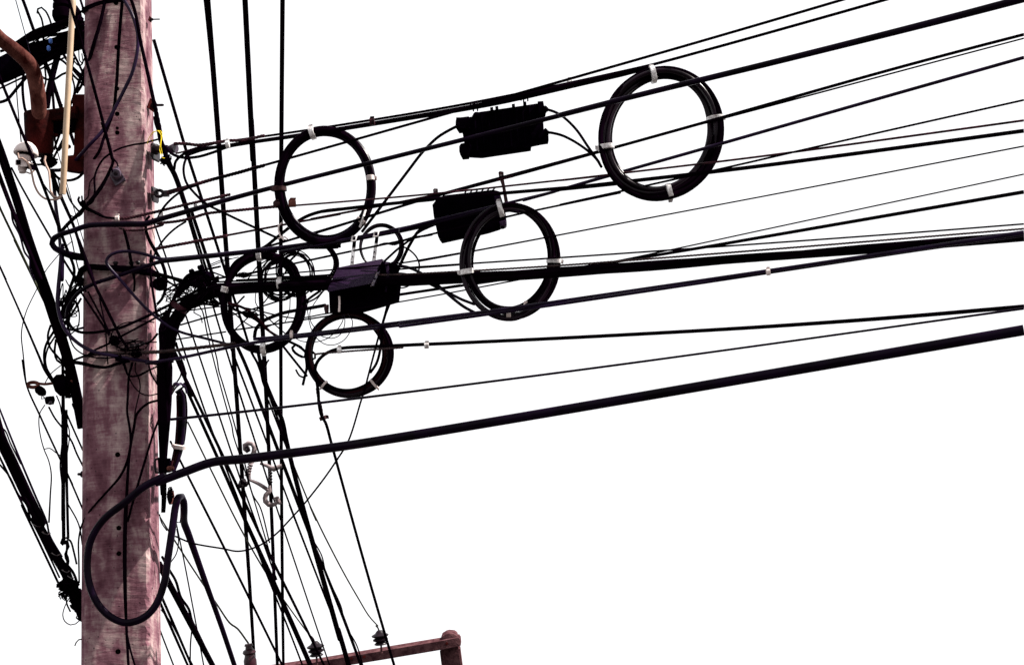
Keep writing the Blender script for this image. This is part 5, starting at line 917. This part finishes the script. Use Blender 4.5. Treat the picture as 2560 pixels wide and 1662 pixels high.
# ---- short wires criss-crossing behind the large left coil
CC = 'short wires criss-crossing behind the large left coil'
cc = [('G 160,320@.1 300,360 400,410 500,440@-.05', 6, 'cable from the pole strap to the bend of the main bundle'), ('G 140,250@.1 190,330 330,440 450,520@0', 4, 'thin cable dropping from the pole strap to the bend'), ('G 350,540@.0 480,430@-.1 600,480 760,610@-.1', 5, 'cable hump behind the clamp cluster'), ('G 360,560@-.1 480,440 660,400 760,350@-.12', 5, 'cable rising right over the clamp cluster'),
      ('G 450,635@-.08 640,620 760,640@-.1', 5, 'level cable below the bend of the main bundle'), ('G 640,545@-.1 700,590 770,620@-.12', 5, 'short cable to the steel band left of the coil'), ('G 560,580@-.1 680,600 760,625@-.12', 4, 'second short cable to the steel band'), ('G 350,960@.0 600,920 830,885@-.1', 3.4, 'thin level wire crossing at the middle of the large coil'),
      ('G 900,870@.0 1200,830 1500,790 1931,715@-.3', 3.6, 'thin wire crossing the lower inside of the large coil'), ('G 390,820@-.05 640,760 860,680 1010,540@-.1', 4, 'thin wire climbing from the riser behind the coil rim'), ('G 400,790@-.05 500,640 700,530@-.1', 3, 'thin wire fanning up from the riser bend'), ('G 900,720@-.1 1150,650 1350,600 1600,500@-.2', 3.6, 'thin wire rising through the middle of the large coil'),
      ('G 900,700@-.1 1020,800 1130,850 1250,830 1360,760@-.2', 2.6, 'fine wire sagging inside the large coil'), ('G 900,880@-.1 1030,770 1200,600 1320,440 1440,260@-.2', 2.8, 'fine wire slanting up inside the large coil'), ('G 1200,720@-.1 1340,850@-.12 1400,900', 2.6, 'fine wire at the lower right inside of the coil'), ('G 850,610@-.2 950,635 1060,690 1170,790 1250,880 1330,930@-.16', 5, None),
      ('G 900,665@-.18 1000,710 1120,770 1210,850 1320,930@-.16', 6, 'dark cable beneath the red arc inside the large coil'), ('G 1105,940@-.1 1120,860 1180,790 1280,740 1400,700 1600,665 1790,630@-.35', 8, 'cable arching out of the large coil to the purple box'), ('G 1120,490@-.2 1115,600 1160,680@-.2', 1.8, 'hair-thin wire dropping inside the coil'),
      ('G 1450,560@-.2 1440,700 1400,790@-.2', 1.8, 'hair-thin wire on the right inside of the coil'), ('G 1600,610@-.25 1700,560 1780,480@-.3', 4, 'thin cable from the coil to the main bundle'), ('G 1570,620@-.2 1640,560 1740,490@-.3', 6, 'thicker cable from the coil rim to the main bundle'), ('G 1370,1010@-.15 1500,1190 1610,1310@-.3', 5.5, 'straight cable from the large coil down to the lowest coil'),
      ('G 1420,970@-.2 1540,1030 1600,1090@-.3 1590,1130 1500,1090 1470,1040@-.28 1500,1010 1560,1040', 6, 'knotted cable loop between the two lower coils'), ('G 1600,1120@-.3 1610,1230 1590,1320 1572,1400@-.3', 6, 'cut cable end hanging left of the lowest coil'), ('G 1505,1250@-.3 1540,1310 1600,1330@-.3', 4, 'small twig-like wire end left of the lowest coil'),
      ('G 1660,1075@-.4 1690,1100 1690,1140 1665,1150@-.4', 5, 'small hook at the left inside of the lowest coil'), ('G 700,310@0 780,340 830,360@-.1', 3.6, 'short thin wire right of the clamp cluster'), ('G 640,270@0 820,200 950,165@-.1', 1.8, 'hair-thin wire above the clamp cluster'), ('G 650,250@0 800,190 880,180@-.1', 1.8, 'another hair-thin wire above the clamp cluster'),
      ('G 1180,1160@-.1 1200,1300 1240,1420 1280,1545@.2', 5, 'frayed cable hanging beneath the coil clip'), ('G 1210,1240@-.1 1225,1180 1245,1155@-.1', 4, 'short bent wire end beneath the coil clip'), ('G 350,985@.0 380,1080@.0 430,1160', 3, 'thin wire right of the riser'), ('G 540,640@0 520,700 585,735@.1 600,800', 2.2, 'fine curly wire below the main bundle bend'),
      ('G 600,480@-.1 480,520 400,600 350,680@-.06', 4, 'slim cable following the inside of the bend'), ('G 160,480@.02 250,475 350,490@.0 420,470', 4, 'slim cable leaving the ring bracket'), ('G 250,600@.02 265,540 300,520 340,520@.0', 2, 'fine wire arch above the riser top'), ('G 170,655@.0 200,700@.0 215,760', 2, 'fine wire at the riser top'),
      ('G 160,700@-.03 210,760 270,830 345,950@-.06', 4, 'cable crossing the riser face'), ('G 970,340@-.1 1010,340 1130,310@-.1 1200,300', 3.5, 'thin wire from the frayed knot to the nest of loops'), ('G 1040,380@-.15 1130,260 1250,180@-.15', 2.6, 'fine slanting wire above the main bundle'), ('G 760,560@-.1 920,510@-.1 1000,500', 3, 'thin wire just below the main bundle')]
for s, w_, l_ in cc:
    if l_ is None: cable('red_cable', 'red-lit cable arcing inside the large left coil', s, w_+1, 'r')
    else: cable('short_wire', l_, s, w_, 'k', group=CC, cat='wire')
bundle('lashed_cables', 'pair of thick cables rising into the upper left of the large coil', 'G 860,360@-.12 930,240@-.14 1010,170 1100,125 1200,105 1320,100@-.2', (14, 15, 13), 3, 7, seed=19)
bundle('lashed_cables', 'dark cables lashed under the left coil towards the loose bow', 'G 1420,120@-.2 1560,70 1700,60@-.35; F 1700,1245@-.35 1931,1215@-.4; J 400,440@-.4 560,440@-.42', (13, 16, 9), 3, 7, seed=20)
bundle('lashed_cables', 'fanned cables from the bend of the main bundle up to the coil top', 'G 250,790@-.06 300,640 370,500@-.1 470,410 600,350@-.12', (15, 12, 10), 3, 6, seed=23)
cable('white_tie', 'white cable tie knotted at the lower left of the left coil', 'F 1370,995@-.4 1340,1020 1335,1060 1350,1110@-.42 1390,1160', 3.4, 'wt', cat='cable tie')
cable('white_tie', 'short white tie end crossing the knotted white tie', 'F 1330,1150@-.42 1360,1135 1400,1130 1425,1150@-.42', 3, 'wt', cat='cable tie')
cable('white_tie', 'pale tie fluttering on the right rim of the left coil', 'J 828,85@-.48 800,180@-.49 770,265@-.48', 5, 's', cat='cable tie')

# ================================================================ far pole with insulators, suspension clamp
FR = 'pin insulators on the far crossarm'
def far_frame():
    r = thing('far_crossarm_pole', 'weathered brown far crossarm on a post at the lower right', 'crossarm pole', (1145, 1662, 9))
    T = TILES['O']; q = lambda pts, o: [(T[0]+x/K, T[1]+y/K, o) for x, y in pts]
    m = MB(); m.prism(q([(-600, 1650), (160, 1538), (320, 1518), (1000, 1402), (1540, 1312), (1725, 1278), (1740, 1300), (1745, 1355), (1720, 1362), (1560, 1395), (1000, 1490), (600, 1555), (-600, 1760)], 9), .18, 1.5); sub(m, 'crossarm', 'far', r)
    m = MB(); m.prism(q([(1562, 1385), (1722, 1360), (1760, 1640), (1590, 1640)], 9.12), .25, 1.5); m2 = m; sub(m2, 'post', 'far', r)
    o0, o1 = P(*q([(1675, 1640)], 9.25)[0]), None
    b = MB(); d = (P(*q([(1675, 1640)], 9.25)[0])-P(*q([(1645, 1400)], 9.25)[0])).normalized(); a0 = o0-d*.3; L_ = a0.z/max(.05, -d.z)
    b.tube([a0, a0+d*L_], .16*1.02, 4); sub(b, 'post', 'far', r, sm=False)
    m = MB(); m.prism(q([(1548, 1305), (1560, 1270), (1600, 1245), (1625, 1238), (1680, 1243), (1705, 1262), (1712, 1285)], 9.05), .2, 2); sub(m, 'post_cap', 'far', r)
    for x, y in ((812, 1462), (1610, 1335), (690, 1478)):
        m = MB(); m.lathe((*q([(x, y)], 0)[0][:2], 8.97), (*q([(x, y)], 0)[0][:2], 9.02), [(0, 3.6), (1, 4)], 8); sub(m, 'bolt', 'drust', r)
far_frame()
def pin_ins(lab, t, x, y, s_, o, mt):
    u, v, _ = px(t, x, y, 0); r = thing('pin_insulator', lab, 'insulator', (u, v+20*s_, o), FR)
    m = MB(); m.lathe((u+2, v+19*s_, o), (u-2, v-20*s_, o), [(0, 13*s_), (.06, 18*s_), (.12, 17*s_), (.22, 12*s_), (.32, 20*s_), (.42, 20*s_), (.5, 14*s_), (.58, 21*s_), (.66, 23*s_), (.72, 20*s_), (.8, 13*s_), (.9, 10*s_), (1, 6*s_)], 22); sub(m, 'porcelain', mt, r)
    m = MB(); m.lathe((u+3, v+40*s_, o), (u+2, v+16*s_, o), [(0, 3*s_), (1, 2.4*s_)], 8); sub(m, 'pin', 'far', r)
    m = MB(); m.cable([(u-3*s_, v-18*s_, o), (u-6*s_, v-26*s_, o), (u-12*s_, v-33*s_, o)], 3.2*s_); sub(m, 'tie_wire', 'drust', r)
pin_ins('dark pin insulator at the middle of the far crossarm', 'O', 968, 1280, .95, 8.6, 'dgrey')
pin_ins('dark pin insulator left on the far crossarm, crossed by street wires', 'O', 345, 1388, .98, 8.6, 'dgrey')
def brown_ins():
    u, v = 625, 1636; r = thing('pin_insulator', 'reddish brown insulator nearest the pole foot, cut by the lower edge', 'insulator', (u, 1662, 6), FR)
    m = MB(); m.lathe((u+4, 1690, 6), (u-4, 1608, 6), [(0, 14), (.25, 16), (.5, 16), (.6, 13), (.66, 12), (.72, 17), (.8, 15), (.84, 9), (.92, 8), (.93, 11), (1, 9)], 22); sub(m, 'porcelain', 'brn', r)
    m = MB(); m.lathe((u+4, 1760, 6), (u+4, 1690, 6), [(0, 4), (1, 4)], 8); sub(m, 'pin', 'far', r)
brown_ins()
def susp():
    r = thing('suspension_clamp', 'pale weathered suspension clamp with a spring hanging among the street wires', 'clamp', (650, 1230, 3.2))
    m = MB(); m.cable([px('H', x, y, 3) for x, y in ((1040, 885), (1010, 860), (1008, 820), (1045, 800), (1085, 808), (1105, 845), (1100, 890), (1080, 930), (1070, 1000))], (7, 10, 11, 12, 11)); sub(m, 'hook', 'zinc', r)
    m = MB(); m.cable([px('H', x, y, 2.97) for x, y in ((1015, 850), (1040, 830), (1050, 870), (1025, 880))], 9); sub(m, 'dark_ball', 'dgrey', r)
    m = MB(); m.cable([px('H', 1072-8*i/6+22*math.cos(i*1.1), 990+i*4.6, 3+.02*math.sin(i*1.1)) for i in range(28)], 3.6, step=4); sub(m, 'spring', 'zinc', r)
    m = MB(); m.cable([px('H', x, y, 3) for x, y in ((1068, 980), (1062, 1060), (1058, 1150), (1075, 1165))], 6); sub(m, 'rod', 'zinc', r)
    m = MB(); m.cable([px('H', x, y, 3) for x, y in ((1070, 1160), (1130, 1185), (1190, 1220), (1245, 1260))], (6, 8, 9, 9)); sub(m, 'arm', 'zinc', r)
    m = MB(); m.cable([px('H', x, y, 3) for x, y in ((1160, 995), (1230, 1020), (1290, 1050), (1340, 1030), (1375, 1015))], (6, 8, 13, 8)); sub(m, 'arm', 'zinc', r)
    m = MB(); m.cable([px('H', x, y, 3) for x, y in ((1250, 1210), (1255, 1260), (1215, 1300), (1210, 1360), (1245, 1395), (1300, 1390), (1335, 1360))], (6, 10, 11, 12, 10, 8)); sub(m, 'saddle', 'zinc', r)
    m = MB(); m.cable([px('H', 1258+16*math.cos(i*1.2), 1060+i*5.5, 3+.02*math.sin(i*1.2)) for i in range(24)], 3.4, step=4); sub(m, 'spring', 'dgrey', r)
    for x, y in ((990, 1170), (1020, 1195), (975, 1205)):
        m = MB(); m.lathe(px('H', x-18, y+10, 3), px('H', x+20, y-12, 2.97), [(0, 6), (.4, 8), (.6, 6), (1, 5)], 8); sub(m, 'bolt', 'dgrey', r)
    for i in range(4):
        m = MB(); x, y = 1310+i*8, 1330+i*18; m.lathe(px('H', x-14, y, 3), px('H', x+22, y-6, 2.97), [(0, 2.5), (.6, 2.5), (.62, 4), (1, 3.5)], 8); sub(m, 'bolt', 'zinc', r)
susp()

tangle('cable_tangle', 'loose tangle of fine wires between the pole strap and the clamp cluster', 'cable tangle', 455, 735, 70, 36, -.05, 9, 1.7, 'k', 91, depth=.1, slope=-.35)
tangle('cable_tangle', 'loose tangle of slack wires at the left pole edge beside the thick bundle', 'cable tangle', 172, 775, 34, 80, .12, 8, 2.4, 'k', 92, depth=.08)
tangle('cable_tangle', 'fine wire tangle on the pole front around the splice sleeve', 'cable tangle', 330, 868, 56, 26, -.06, 5, 1.6, 'k', 93, depth=.02)
tangle('cable_tangle', 'fine wire tangle over the bend of the main bundle', 'cable tangle', 520, 742, 64, 24, -.14, 6, 1.6, 'k', 94, depth=.05, slope=-.3)
